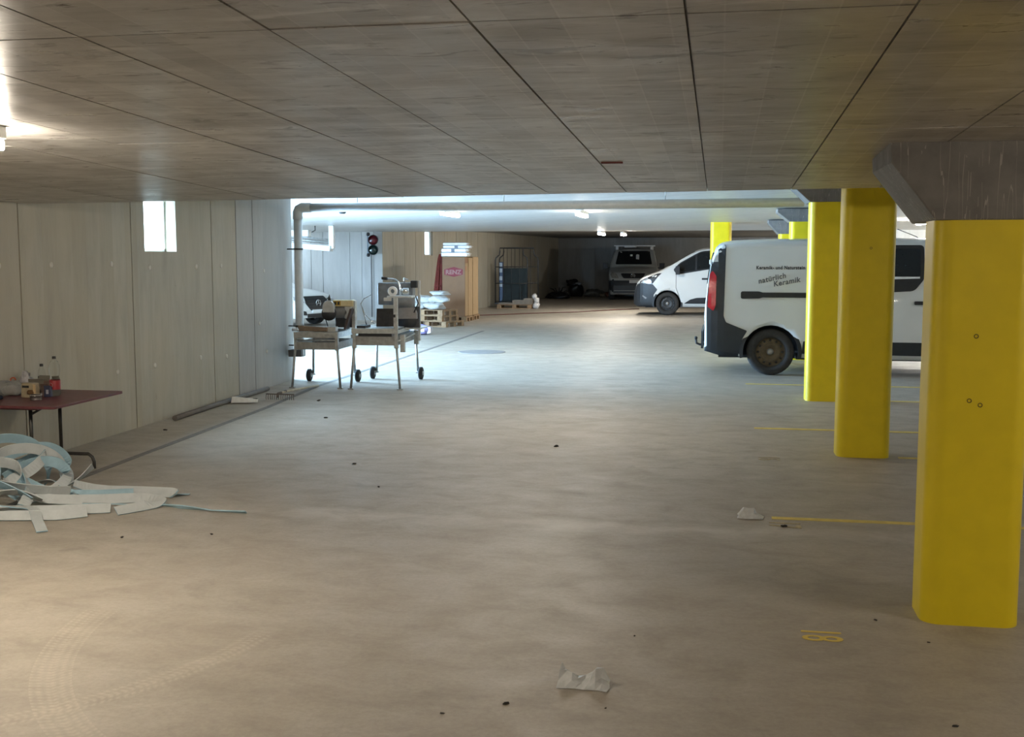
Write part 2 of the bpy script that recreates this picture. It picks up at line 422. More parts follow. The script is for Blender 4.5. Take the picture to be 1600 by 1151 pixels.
# ------------------------------------------------------------------ ceilings
zA = lambda y: 2.52 - 0.0325 * y
def edgeY(x): return 8.10 - 0.098 * (x - 0.0)
def zB(y): return 2.72 - 0.015 * (y - 14)
b = MB()
def slab(b, poly, zf, th):
    n = len(poly)
    b.add([(x, y, zf(y)) for x, y in poly] + [(x, y, zf(y) + th) for x, y in poly],
          [tuple(range(n)), tuple(range(2 * n - 1, n - 1, -1))] + [(i, n + i, n + (i + 1) % n, (i + 1) % n) for i in range(n)])
slab(b, [(-6.05, -8), (10, -8), (10, edgeY(10)), (-6.05, edgeY(-6.05))], lambda y: zA(y) + 0.022, 0.62)
CA = struct(b.build('ceiling', CEIL))
xs = [-10 * .57 - .10 + .57 * k for k in range(0, 29)]
ys = [-7.9, -5.6, -3.4, -1.2, 0.85, 3.0, 5.17, 7.42, None]
for i in range(len(xs) - 1):
    for j in range(len(ys) - 1):
        x0, x1 = xs[i], xs[i + 1]; y0, y1 = ys[j], ys[j + 1]
        g = 0.0025 if i % 2 else 0.0045
        if j < 3 and i % 3: continue
        if j < 3: x1 = xs[min(i + 3, len(xs) - 1)]
        ya, yb = (edgeY(x0), edgeY(x1)) if y1 is None else (y1 - g, y1 - g)
        b = MB(); dz = random.uniform(-0.0015, 0.0015)
        slab(b, [(x0 + g, y0 + g), (x1 - g, y0 + g), (x1 - g, yb), (x0 + g, ya)], lambda y: zA(y) + dz, 0.03)
        b.build('panel', CEIL, CA)
b = MB(); b.box((-0.6, 6.27, zA(6.27) - 0.003), (0.12, 0.02, 0.01)); b.build('anchor_slot', mat('red_rust', (0.10, 0.018, 0.016), 0.6), CA)
# higher slab over the lane
b = MB()
slab(b, [(-11.6, 15.3), (10, 15.3), (10, 30.3), (-11.6, 30.3)], zB, 0.4)
b2_ = MB(); slab(b, [(-5.96, 8.0), (10, 7.0), (10, 15.3), (-6.1, 15.3)], zB, 0.4)
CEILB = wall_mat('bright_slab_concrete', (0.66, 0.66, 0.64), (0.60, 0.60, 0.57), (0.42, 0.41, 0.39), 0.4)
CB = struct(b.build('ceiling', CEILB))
b = MB(); b.b2(-9.6, 10, 30.3, 52, 2.62, 3.0); struct(b.build('ceiling', WALLD))

# ------------------------------------------------------------------ walls
def frame_ab(a, c):
    a = Vector((a[0], a[1], 0)); c = Vector((c[0], c[1], 0)); u = (c - a); L = u.length; u.normalize()
    return a, u, Vector((u.y, -u.x, 0)), L          # n points to the right of a->c
def wall(name, a, c, h, th, m, joints=(), panel_m=None, hole=None, gap=0.009, z0=0.0, proud=0.018):
    A, u, n, L = frame_ab(a, c)
    def bx(B, s0, s1, z_0, z_1, d0, d1):
        vs = [A + u * s + n * d + Vector((0, 0, z)) for z in (z_0, z_1) for d in (d0, d1) for s in (s0, s1)]
        B.add(vs, [(0, 2, 3, 1), (4, 5, 7, 6), (0, 1, 5, 4), (2, 6, 7, 3), (0, 4, 6, 2), (1, 3, 7, 5)])
    core = MB()
    def pieces(s0, s1):
        if hole and s0 < hole[1] and s1 > hole[0]:
            h0, h1 = max(s0, hole[0]), min(s1, hole[1])
            r = []
            if h0 > s0: r.append((s0, h0, z0, h))
            if h1 < s1: r.append((h1, s1, z0, h))
            r.append((h0, h1, z0, hole[2])); 
            if hole[3] < h: r.append((h0, h1, hole[3], h))
            return r
        return [(s0, s1, z0, h)]
    d_core = -proud if joints else 0
    for q in pieces(0, L): bx(core, *q, -th, d_core)
    W = struct(core.build(name, [m, DARKGAP], fixn=False, weld=False))
    if joints:
        for q in W.data.polygons:
            if q.normal.dot(n) > .9: q.material_index = 1
    js = [0] + [j for j in joints if 0 < j < L] + [L]
    if joints:
        for s0, s1 in zip(js, js[1:]):
            B = MB(); dd = random.uniform(-0.002, 0.002)
            for q in pieces(s0 + gap, s1 - gap): bx(B, *q, -proud - 0.002, dd)
            B.build('panel', panel_m or m, W, fixn=False, weld=False)
    return W, A, u, n
# near left wall from behind the camera to the lane mouth
wy = lambda y: -5.76 - 0.0233 * y
a0, c0 = (wy(-8), -8), (wy(15.2), 15.2)
sc = math.hypot(c0[0] - a0[0], 23.2) / 23.2
S = lambda y: (y + 8) * sc
WL, A_, u_, n_ = wall('wall_left', a0, c0, 3.1, 0.26, WALL, [S(q) for q in (-5, -3, -1, .9, 2.87, 4.85, 6.83, 8.80, 10.77, 12.74, 13.48, 14.03)], WALL, hole=(S(11.06), S(11.80), 1.85, 2.62))
for k in WL.children:
    cs = sum((v.co.y for v in k.data.vertices)) / len(k.data.vertices)
    if cs > 13.5: k.data.materials[0] = WALLG
PLUG = mat('pale_tie_plug', (0.55, 0.53, 0.47), 0.6)
for y, z in [(9.28, 1.72), (10.35, 1.72), (11.15, 1.68), (12.3, 1.68), (13.0, 1.68), (14.4, 1.6), (9.3, .68), (10.4, .63), (11.2, .62), (12.35, .6), (13.1, .55), (14.45, .5), (8.5, 1.72), (14.2, .9)]:
    b = MB(); b.lathe([(0, 0.006), (0.018, 0.006), (0.028, 0.002), (0.03, -0.01)], axis='X', n=12)
    b.build('tie_plug', PLUG, WL, loc=(wy(y) + 0.001, y, z), rot=(0, 0, 0.0233))
# window in the near wall with a light shaft behind it
b = MB(); t = 0.03; x = wy(11.36) - 0.17
for q in ((11.06, 11.06 + t, 1.85, 2.62), (11.80 - t, 11.80, 1.85, 2.62), (11.06, 11.80, 1.85, 1.85 + t), (11.06, 11.80, 2.62 - t, 2.62)): b.b2(x - .03, x + .03, *q)
W1 = struct(b.build('window_1', WHITE))
b = MB(); b.b2(x - .004, x + .004, 11.08, 11.78, 1.87, 2.6)
b.build('pane', PANE, W1)
b = MB()
b.b2(-7.6, -7.45, 9.8, 13.0, 0.9, 3.4); b.b2(-7.45, -6.28, 9.8, 9.95, 0.9, 3.4); b.b2(-7.45, -6.28, 12.85, 13.0, 0.9, 3.4); b.b2(-7.6, -6.28, 9.8, 13.0, 0.8, 0.9)
struct(b.build('trim_3', WALLW))
# return wall of the lane mouth, transverse wall with the signal, oblique far wall
wall('wall_lane', (-6.12, 15.5), (-11.4, 15.5), 3.1, 0.3, WALLG, [1.2, 2.4, 3.6])
wall('wall_signal', (-17, 30.3), (-9.3, 30.3), 3.2, 0.35, WALLG, [3.2, 4.0, 4.8, 5.6, 5.95, 6.75, 7.1, 7.45], WALLG)
FA, FB = (-9.3, 30.3), (-7.95, 39.6)
Lw = math.hypot(FB[0] - FA[0], FB[1] - FA[1])
wall('wall_far_left', FA, FB, 3.1, 0.12, WALL, [0.7, 1.5, 2.3, 4.6, 5.6, 6.6, 7.6, 8.6], WALL, hole=(3.0, 3.62, 1.82, 2.56))
wall('wall_cage_side', FB, (-7.3, 51), 3.1, 0.3, WALL, [1.0, 2.6, 4.2, 7.0, 9.0])
A, u, n, L = frame_ab(FA, FB)
b = MB()
for s0, s1, z0_, z1_ in ((3.0, 3.03, 1.82, 2.56), (3.59, 3.62, 1.82, 2.56), (3.0, 3.62, 1.82, 1.85), (3.0, 3.62, 2.53, 2.56)):
    vs = [A + u * s + n * d + Vector((0, 0, z)) for z in (z0_, z1_) for d in (-.11, -.06) for s in (s0, s1)]
    b.add(vs, [(0, 2, 3, 1), (4, 5, 7, 6), (0, 1, 5, 4), (2, 6, 7, 3), (0, 4, 6, 2), (1, 3, 7, 5)])
W2 = struct(b.build('window_2', WHITE))
b = MB(); vs = [A + u * s + n * d + Vector((0, 0, z)) for z in (1.84, 2.54) for d in (-.09, -.084) for s in (3.02, 3.6)]
b.add(vs, [(0, 2, 3, 1), (4, 5, 7, 6), (0, 1, 5, 4), (2, 6, 7, 3), (0, 4, 6, 2), (1, 3, 7, 5)])
b.build('pane', PANE, W2)
wall('wall_back', (-7.6, 51), (10, 51), 3.1, 0.3, WALLD, [2.0, 4.4, 6.8, 9.2, 11.6, 14])
wall('wall_core', (4.3, 33), (9.2, 33), 2.9, 0.3, WALLW, [1.6, 3.2])
wall('wall_right', (9.2, 52), (9.2, -8), 3.2, 0.3, WALLW, [3 + 2.5 * k for k in range(22)])
wall('wall_rear', (10, -8), (-7, -8), 3.2, 0.3, WALL, [2.5 * k for k in range(1, 7)])

# ------------------------------------------------------------------ columns
def rrect(w, d, r, n=5):
    out = []
    for cx, cy, a0 in ((w / 2 - r, d / 2 - r, 0), (-w / 2 + r, d / 2 - r, 90), (-w / 2 + r, -d / 2 + r, 180), (w / 2 - r, -d / 2 + r, 270)):
        for k in range(n + 1):
            a = R(a0 + 90 * k / n); out.append((cx + r * math.cos(a), cy + r * math.sin(a)))
    return out
def column(x, y, zc, ztop, label, cap=True, holes=()):
    t = thing('column', label, 'column', (x, y, 0), group='yellow painted columns of the parking bays')
    b = MB(); poly = rrect(0.46, 0.36, 0.09, 14)
    n = len(poly)
    vs = [(u, v, 0) for u, v in poly] + [(u, v, zc + .01) for u, v in poly]
    b.add(vs, [(i, (i + 1) % n, n + (i + 1) % n, n + i) for i in range(n)], True)
    b.add(vs, [tuple(range(n))[::-1], tuple(range(n, 2 * n))])
    o = b.build('shaft', YEL, t, weld=False, fixn=False)
    if cap:
        b = MB(); h = ztop - zc
        b.prism([(-.45, h), (-.445, h - .10 if h > .3 else h - .06), (-.235, 0), (.235, 0), (.445, h - .10 if h > .3 else h - .06), (.45, h)], 'Y', -.19, .49)
        lab(b.build('capital', CAPM, t, loc=(0, 0, zc), bevel=0.008), 'bare grey concrete column head')
    for hx, hz in holes:
        b = MB(); b.lathe([(0, -0.004), (0.006, -0.004), (0.008, 0.0), (0.011, 0.002), (0.012, -.01)], axis='Y', n=10)
        for i, v in enumerate(b.v): b.v[i] = (v[0], -v[1], v[2])
        b.build('bolt_hole', mat('dark_bolt_hole', (0.06, 0.045, 0.01), 0.7), t, loc=(hx, -0.181, hz))
    return t
column(1.235, 5.82, 1.97, zA(6.1) + .02, 'nearest and widest yellow column, at the right edge, under a drip stained concrete head', holes=((-.03, 1.42), (-.05, 1.11), (0.0, 1.09)))
column(1.29, 10.50, 2.62, 2.62, 'second nearest yellow column, tall rounded shaft running up behind the low slab edge', cap=False, holes=((0.01, 1.87),))
column(1.30, 14.48, 2.46, 2.715, 'third yellow column, half hidden behind the second, covering the van lettering end')
column(1.40, 20.20, 2.39, 2.615, 'yellow column top seen just above the white lettered van roof')
column(1.42, 24.40, 2.26, 2.55, 'farthest yellow column top of the row behind the lettered van')
column(0.0, 25.6, 2.62, 2.62, 'slim distant yellow column between the two white delivery vans', cap=False)

# ------------------------------------------------------------------ drain pipe
t = thing('drain_pipe', 'grey plastic drain pipe hung under the slab and dropping down the left wall end', 'pipe', (-5.94, 15.28, 0))
b = MB(); b.tube([(0.10, 0, 2.485), (2.2, -.02, 2.485), (4.5, -.02, 2.49), (7.0, -.04, 2.50)], 0.062, 14); b.build('pipe_run', PIPE, t)
b = MB(); b.tube([(0, 0, 2.32), (0, 0, 2.42), (0.02, 0, 2.465), (0.06, 0, 2.485), (0.2, 0, 2.486)], 0.07, 14); b.build('elbow', PIPE, t)
b = MB(); b.tube([(0, 0, 0.36), (0, 0, 2.36)], 0.06, 14); b.build('down_pipe', PIPE, t)
b = MB(); b.b2(-.15, .05, -.09, .09, 0.36, 0.46); b.build('foot_box', mat('dark_grey_box', (0.12, 0.12, 0.12), 0.5), t, bevel=0.008)
for z in (0.52, 0.80, 1.9):
    b = MB(); b.tube([(-.17, 0, z), (-.06, 0, z)], 0.01, 6); b.lathe([(0.061, z - .012), (0.068, z - .012), (0.068, z + .012), (0.061, z + .012)], n=14); b.build('bracket', DSTEEL, t)
for x in (0.9, 3.0, 5.2):
    b = MB(); b.tube([(x, -.03, 2.55), (x, -.03, 2.73)], 0.006, 6); b.build('hanger', STEEL, t)

# ------------------------------------------------------------------ strip lamps
def lamp(x, y, z, label, rz=0.0, s=1.0, col=(1.0, 0.89, 0.74), L=1.2, drop=0.0):
    t = thing('strip_light', label, 'lamp', (x, y, z - drop), rz)
    if drop:
        b = MB(); b.tube([(-L / 3, 0, -.01), (-L / 3, 0, drop)], .006, 6); b.build('hanger', STEEL, t)
        b = MB(); b.tube([(L / 3, 0, -.01), (L / 3, 0, drop)], .006, 6); b.build('hanger', STEEL, t)
    b = MB(); b.b2(-L / 2, L / 2, -.05, .05, -.06, 0); b.build('housing', WHITE, t, bevel=0.006)
    b = MB(); b.prism(rpoly([(-.045, -.06), (-.045, -.11), (.045, -.11), (.045, -.06)], .02), 'X', -L / 2 + .01, L / 2 - .01)
    b.build('diffuser', emis('lamp_glow_%d' % round(s * 1000 + col[2] * 10), col, LAMP * s), t)
    return t
lamp(-3.72, 4.50, zA(4.5), 'glowing strip lamp at the left edge under the low slab', 0, 1.15)
lamp(4.4, 4.0, zA(4.0), 'strip lamp under the low slab beyond the nearest yellow column', R(90), 0.7)
lamp(-3.2, -2.2, zA(-2.2), 'left strip lamp on the low slab behind the camera', 0, 0.9)
lamp(2.6, -2.6, zA(-2.6), 'right strip lamp on the low slab behind the camera', 0, 0.6)
cw = (1.0, 0.95, 0.86)
lamp(-2.0, 11.8, zB(11.8), 'strip lamp on the high slab hidden above the low slab edge', 0, 0.7)
lamp(-2.5, 20.5, zB(20.5), 'bright strip lamp on the pale slab over the middle of the lane', R(90), 0.5, cw)
lamp(-4.85, 20.0, zB(20.0), 'small strip lamp on the pale slab above the cardboard boxes', R(90), 0.15, cw)
lamp(-3.3, 31.6, 2.62, 'bright strip lamp above the grey parked van, the nearer of two', R(90), 1.6, cw, drop=.12)
lamp(-3.1, 36.5, 2.62, 'small distant strip lamp above the grey parked van, the farther of two', R(90), 1.6, cw, drop=.05)
lamp(3.9, 45.0, 2.62, 'added unseen strip lamp in the rear bay, brightening the grey van', 0, 2.8, cw)  # added out of view to brighten the grey van and back wall
lamp(4.1, 24.5, zB(24.5), 'glaring strip lamp beyond the second yellow column', R(90), 1.8, cw)
lamp(6.2, 30.2, zB(30), 'strip lamp over the far right bays', 0, 2.2, cw)
lamp(6.0, 14.0, zB(14), 'strip lamp over the right bays beside the lettered van', R(90), 0.6, cw)

# ------------------------------------------------------------------ vehicles
def pchip(pts):
    xs = [p[0] for p in pts]; ysv = [p[1] for p in pts]; n = len(xs)
    h = [xs[i + 1] - xs[i] for i in range(n - 1)]; d = [(ysv[i + 1] - ysv[i]) / h[i] for i in range(n - 1)]
    m = [d[0]] + [0 if d[i - 1] * d[i] <= 0 else 2 / (1 / d[i - 1] + 1 / d[i]) for i in range(1, n - 1)] + [d[-1]]
    def f(x):
        if x <= xs[0]: return ysv[0]
        if x >= xs[-1]: return ysv[-1]
        i = 0
        while xs[i + 1] < x: i += 1
        t = (x - xs[i]) / h[i]
        return ((2 * t ** 3 - 3 * t * t + 1) * ysv[i] + (t ** 3 - 2 * t * t + t) * h[i] * m[i] + (-2 * t ** 3 + 3 * t * t) * ysv[i + 1] + (t ** 3 - t * t) * h[i] * m[i + 1])
    return f
class Body:
    def __init__(s, L, zr, zb, w, p, r=0.13, crown=0.05, xs=()):
        s.L, s.zr, s.zb, s.w, s.p = L, pchip(zr), pchip(zb), pchip(w), pchip(p)
        s.r, s.crown = r, crown
        st = {0.0, L} | {q[0] for q in zr} | {q[0] for q in zb} | {q[0] for q in p}
        k = 56
        st |= {L * i / k for i in range(k + 1)}
        s.st = sorted(x for x in st if 0 <= x <= L)
    def sec(s, x):
        zt, zb = s.zr(x), s.zb(x); H = zt - zb
        cr = min(s.crown, H * .15); r = min(s.r, H * .35)
        zE = zt - cr; zs = zE - r; ys = s.w(zs) * s.p(x); yi = ys - r
        return zt, zb, zE, zs, ys, yi, r, cr
    def ring(s, x):
        zt, zb, zE, zs, ys, yi, r, cr = s.sec(x); pts = []
        for i in range(12):
            z = zb + (zs - zb) * i / 11; pts.append((s.w(z) * s.p(x), z))
        for i in range(1, 7):
            a = PI / 2 * i / 6; pts.append((yi + r * math.cos(a), zs + r * math.sin(a)))
        for i in range(1, 7):
            y = yi * (1 - i / 6); pts.append((y, zE + cr * (1 - (y / yi) ** 2)))
        return pts
    def inside(s, x, y, z):
        if x < 0 or x > s.L: return False
        zt, zb, zE, zs, ys, yi, r, cr = s.sec(x); y = abs(y)
        if z < zb: return False
        if z <= zs: return y <= s.w(z) * s.p(x)
        if y <= yi: return z <= zE + cr * (1 - (y / yi) ** 2)
        return ((y - yi) / r) ** 2 + ((z - zs) / r) ** 2 <= 1
    def mesh(s, m, parent, arches, ra, name='body', archm=None, lower=None):
        b = MB(); vs = []; fs = []; rings = []
        for x in s.st:
            h = s.ring(x); full = [(x, y, z) for y, z in h] + [(x, -y, z) for y, z in h[-2::-1]]
            rings.append(full)
        n = len(rings[0])
        for q in rings: vs += q
        for i in range(len(rings) - 1):
            for j in range(n): fs.append((i * n + j, i * n + (j + 1) % n, (i + 1) * n + (j + 1) % n, (i + 1) * n + j))
        b.add(vs, fs, True)
        b.add(rings[0], [tuple(range(n))]); b.add(rings[-1], [tuple(range(n))[::-1]])
        o = b.build(name, m, parent)
        if lower:
            o.data.materials.append(lower[0])
            for q in o.data.polygons:
                if lower[1](q.center): q.material_index = 1
        c = MB()
        for ax, az in arches:
            for sy in (-1, 1): c.lathe([(0, sy * .62), (ra, sy * .62), (ra, sy * 1.4), (0, sy * 1.4)], (ax, 0, az), 'Y', 28)
        c = c.build('cut', archm or BLACK, parent)
        md = o.modifiers.new('arch', 'BOOLEAN'); md.operation = 'DIFFERENCE'; md.object = c; md.solver = 'EXACT'; md.material_mode = 'TRANSFER'
        bpy.context.view_layer.update()
        dg = bpy.context.evaluated_depsgraph_get()
        me = bpy.data.meshes.new_from_object(o.evaluated_get(dg)); o.modifiers.clear(); o.data = me; me.name = name
        bpy.data.objects.remove(c)
        return o
    def hit(s, axis, a, b2):
        if axis[0] == 's':
            sg = 1 if axis[1] == '+' else -1; lo_, hi_ = 0.0, 1.6; f = lambda t: s.inside(a, sg * t, b2)
            mk = lambda t: (a, sg * t, b2)
        elif axis == 'front':
            lo_, hi_ = s.L * .45, s.L + .01; f = lambda t: s.inside(t, a, b2); mk = lambda t: (t, a, b2)
        elif axis == 'rear':
            lo_, hi_ = s.L * .45, -.01; f = lambda t: s.inside(t, a, b2); mk = lambda t: (t, a, b2)
        else:
            lo_, hi_ = s.zb(a) + .01, s.zr(a) + .1; f = lambda t: s.inside(a, b2, t); mk = lambda t: (a, b2, t)
        for _ in range(26):
            m = (lo_ + hi_) / 2
            if f(m): lo_ = m
            else: hi_ = m
        return Vector(mk(lo_))
    def patch(s, poly, axis, name, m, parent, off=0.006, step=0.09, thick=0.03, z_mirror=False):
        bm = bmesh.new()
        D = {'s+': Vector((0, 1, 0)), 's-': Vector((0, -1, 0)), 'front': Vector((1, 0, 0)), 'rear': Vector((-1, 0, 0)), 'top': Vector((0, 0, 1))}[axis]
        to3 = (lambda u, v: Vector((u, 0, v))) if axis[0] == 's' else (lambda u, v: Vector((0, u, v))) if axis in ('front', 'rear') else (lambda u, v: Vector((u, v, 0)))
        bm.faces.new([bm.verts.new(to3(u, v)) for u, v in poly])
        us = [p[0] for p in poly]; vs = [p[1] for p in poly]
        for k, (lo_, hi_) in enumerate(((min(us), max(us)), (min(vs), max(vs)))):
            nrm = to3(*((1, 0) if k == 0 else (0, 1)))
            q = math.floor(lo_ / step) * step + step
            while q < hi_ - 1e-4:
                bmesh.ops.bisect_plane(bm, geom=bm.verts[:] + bm.edges[:] + bm.faces[:], plane_co=nrm * q, plane_no=nrm); q += step
        for v in bm.verts:
            if axis[0] == 's': h = s.hit(axis, v.co.x, v.co.z)
            elif axis in ('front', 'rear'): h = s.hit(axis, v.co.y, v.co.z)
            else: h = s.hit(axis, v.co.x, v.co.y)
            v.co = h + D * off
        be = [e for e in bm.edges if e.is_boundary]
        ext = bmesh.ops.extrude_edge_only(bm, edges=be)['geom']
        for v in ext:
            if isinstance(v, bmesh.types.BMVert): v.co -= D * thick
        bmesh.ops.recalc_face_normals(bm, faces=bm.faces)
        me = bpy.data.meshes.new(name); bm.to_mesh(me); bm.free()
        for pl in me.polygons: pl.use_smooth = False
        me.materials.append(m)
        # flip if pointing inwards
        s_ = sum((pl.normal.dot(D)) * pl.area for pl in me.polygons)
        if s_ < 0: me.flip_normals()
        o = bpy.data.objects.new(name, me); COL.objects.link(o); o.parent = parent
        return o
RIMB = mat('dusty_brown_steel_rim', (0.10, 0.075, 0.045), 0.55, metal=0.4, var=0.25, scale=20)
RIMD = mat('dark_steel_rim', (0.035, 0.035, 0.035), 0.5, metal=0.3, var=0.25)
ALLOY = mat('silver_wheel_cover', (0.4, 0.4, 0.4), 0.35, metal=0.7, var=0.1)
HUB = mat('dull_hub_cap', (0.28, 0.27, 0.25), 0.45, metal=0.6, var=0.2)
TYRE = mat('dusty_tyre_rubber', (0.030, 0.028, 0.026), 0.85, var=0.3, scale=18)
def wheel(parent, x, y, r, rim, sg):
    b = MB(); w = .105
    b.lathe([(r * .64, sg * -w), (r * .92, sg * -w), (r * .985, sg * -w * .8), (r, sg * -w * .4), (r, sg * w * .4), (r * .985, sg * w * .8), (r * .93, sg * w), (r * .80, sg * w * 1.08), (r * .66, sg * w), (r * .63, sg * w * .8), (r * .60, 0)], (0, 0, 0), 'Y', 36)
    t = b.build('wheel', TYRE, parent, loc=(x, y, r))
    b = MB(); b.lathe([(r * .635, sg * w * .75), (r * .60, sg * w * .55), (r * .56, sg * w * .35), (r * .44, sg * w * .55), (r * .36, sg * w * .62), (r * .22, sg * w * .3), (r * .16, sg * w * .32), (r * .0, sg * w * .34)], (0, 0, 0), 'Y', 32)
    b.build('rim', rim, t)
    b = MB()
    for k in range(12):
        a = 2 * PI * k / 12; c = (math.cos(a) * r * .5, sg * w * .46, math.sin(a) * r * .5)
        b.lathe([(0, sg * .008), (r * .05, sg * .008), (r * .055, -sg * .01)], c, 'Y', 8)
    o_ = b.build('rim_holes', BLACK, t); o_['kind'] = 'stuff'
    b = MB(); b.lathe([(r * .15, sg * w * .3), (r * .13, sg * w * .55), (r * .06, sg * w * .62), (0, sg * w * .62)], (0, 0, 0), 'Y', 16); b.build('hub_cap', HUB, t)
    return t
def flare(parent, x, y, z, r0, r1, sg, m, a0=-12, a1=192):
    b = MB(); vs = []; n = 22
    for i in range(n + 1):
        a = R(a0 + (a1 - a0) * i / n); c, s_ = math.cos(a), math.sin(a)
        for r, d in ((r0, -.05), (r0, .015), (r1, .012), (r1, -.02)): vs.append((x + c * r, y + sg * d, z + s_ * r))
    fs = [(i * 4 + k, i * 4 + (k + 1) % 4, (i + 1) * 4 + (k + 1) % 4, (i + 1) * 4 + k) for i in range(n) for k in range(4)]
    fs += [(0, 3, 2, 1), (n * 4, n * 4 + 1, n * 4 + 2, n * 4 + 3)]
    b.add(vs, fs); return b.build('wheel_arch', m, parent)
def seam(B, parent, pts, axis, m=None, r=0.006):
    b = MB(); q = []
    for (u0, v0), (u1, v1) in zip(pts, pts[1:]):
        for i in range(8): q.append((u0 + (u1 - u0) * i / 8, v0 + (v1 - v0) * i / 8))
    q.append(pts[-1]); P3 = [B.hit(axis, *p) for p in q]
    b.tube(P3, r, 5); return b.build('door_gap', m or BLACK, parent)

VIV = Body(5.4,
    zr=[(0, 1.05), (.03, 1.35), (.075, 1.65), (.14, 1.84), (.24, 1.915), (.45, 1.945), (1.2, 1.965), (2.6, 1.97), (3.2, 1.96), (3.45, 1.935), (3.65, 1.87), (3.9, 1.74), (4.2, 1.56), (4.5, 1.385), (4.7, 1.275), (5.0, 1.165), (5.22, 1.06), (5.32, .95), (5.37, .78), (5.4, .62)],
    zb=[(0, .34), (.3, .27), (2.5, .25), (4.9, .24), (5.25, .24), (5.4, .30)],
    w=[(.2, .91), (.4, .955), (.75, .978), (1.0, .975), (1.25, .955), (1.6, .885), (1.97, .79)],
    p=[(0, .965), (.08, .985), (.25, 1), (3.6, 1), (4.6, .985), (4.9, .955), (5.15, .90), (5.3, .83), (5.4, .73)], r=.12, crown=.04)
def vivaro(label, loc, rz, windows, lettered):
    t = thing('delivery_van', label, 'van', loc, rz)
    t.scale = (1.06, 1.06, 1.055)
    B = VIV; xr, xf = .93, 4.43; rw = .335
    B.mesh(WHITEP, t, [(xr, rw), (xf, rw)], .39, lower=(DARKTRIM, lambda c: (c.x > 4.82 and c.z < .80 + .10 * min(1, (c.x - 4.82) / .3)) or (c.x < .5 and c.z < .42)))
    rim = RIMB if lettered else RIMD
    for x in (xr, xf):
        for sg in (-1, 1):
            wheel(t, x, sg * .84, rw, rim, sg); flare(t, x, sg * (.955 if x < 2 else .935), rw, .385, .435, sg, DARKTRIM)
    for sd in ('s-', 's+'):
        # dark rear corner and lower bumper, sills
        B.patch(rpoly([(.035, .36), (.53, .30), (.53, .52), (.60, .64), (.30, .76), (.265, .85), (.285, 1.85), (.25, 1.90), (.17, 1.86), (.095, 1.7), (.05, 1.4), (.02, 1.05)], .02), sd, 'rear_corner_trim', DARKTRIM, t, .008)
        B.patch(rpoly([(1.36, .32), (3.27, .31), (3.27, .50), (1.38, .50)], .01), sd, 'sill_trim', DARKTRIM, t, .012)
        B.patch(rpoly([(.035, .98), (.12, .92), (.15, 1.0), (.155, 1.42), (.10, 1.50), (.06, 1.45)], .02), sd, 'tail_lamp', REDL, t, .02)
        B.patch(rpoly([(.335, .80), (.62, .68), (.95, .79), (1.30, .66), (1.5, .56), (2.42, .56), (2.42, 1.06), (.36, 1.06)], .05), sd, 'side_panel', WHITEP, t, .003, thick=.01)
        B.patch(rpoly([(.36, 1.84), (.38, 1.42), (.55, 1.29), (2.40, 1.25), (2.40, 1.86)], [.04, .1, .12, .02, .02]), sd, 'side_panel', WHITEP, t, .003, thick=.01)
        B.patch(rpoly([(.50, 1.10), (.76, 1.105), (.80, 1.12), (2.46, 1.12), (2.46, 1.19), (.80, 1.19), (.76, 1.205), (.50, 1.205)], .03), sd, 'slide_rail', BLACK, t, .02)
        if windows:
            B.patch(rpoly([(2.15, 1.86), (2.99, 1.86), (3.0, 1.40), (2.86, 1.22), (2.15, 1.18)], .06), sd, 'side_window', BLACK, t, .006)
            B.patch(rpoly([(2.19, 1.81), (2.94, 1.81), (2.94, 1.42), (2.19, 1.42)], .05), sd, 'pane', GLASSD, t, .012)
            B.patch([(2.2, 1.37), (2.93, 1.395), (2.93, 1.42), (2.2, 1.42)], sd, 'window_bar', WHITE, t, .014)
        B.patch(rpoly([(3.19, 1.87), (3.50, 1.845), (4.10, 1.51), (4.27, 1.32), (4.22, 1.23), (4.08, 1.19), (3.19, 1.34)], [.05, .12, .1, .04, .05, .05, .05]), sd, 'door_window', BLACK, t, .006)
        B.patch(rpoly([(3.23, 1.83), (3.50, 1.81), (3.60, 1.755), (3.60, 1.315), (3.23, 1.375)], .03), sd, 'pane', GLASSD, t, .012)
        B.patch(rpoly([(3.65, 1.725), (4.08, 1.485), (4.23, 1.32), (4.18, 1.255), (4.07, 1.23), (3.65, 1.305)], .03), sd, 'quarter_pane', GLASSD, t, .012)
        B.patch(rpoly([(3.96, .34), (3.78, .46), (3.60, .51), (3.30, .52), (3.30, .34)], .03), sd, 'door_trim', BLACK, t, .014)
        B.patch(rpoly([(2.86, 1.03), (3.02, 1.03), (3.02, 1.08), (2.86, 1.08)], .015), sd, 'door_handle', BLACK, t, .035)
        B.patch(rpoly([(3.30, 1.03), (3.46, 1.03), (3.46, 1.08), (3.30, 1.08)], .015), sd, 'door_handle', BLACK, t, .035)
        seam(B, t, [(3.07, 1.90), (3.07, .46)], sd); seam(B, t, [(3.17, 1.90), (3.16, 1.35), (3.26, 1.02), (3.26, .46)], sd); seam(B, t, [(4.19, 1.20), (4.19, .80), (4.10, .55)], sd)
        # front bumper wraps round the corner
        B.patch(rpoly([(4.86, .32), (4.83, .58), (4.72, .74), (4.86, .90), (5.24, .92), (5.33, .80), (5.36, .35)], .02), sd, 'front_bumper', DARKTRIM, t, .012)
        B.patch(rpoly([(4.86, .91), (4.70, 1.12), (4.60, 1.22), (4.72, 1.205), (5.02, 1.09), (5.22, .98), (5.24, .92)], .015), sd, 'lamp_bezel', BLACK, t, .006)
        B.patch(rpoly([(4.88, .925), (4.92, 1.02), (5.04, 1.06), (5.16, 1.0), (5.22, .93)], .03), sd, 'head_lamp', mat('clear_lamp_lens', (0.75, 0.78, 0.8), 0.08, metal=0.6, var=0.1), t, .012)
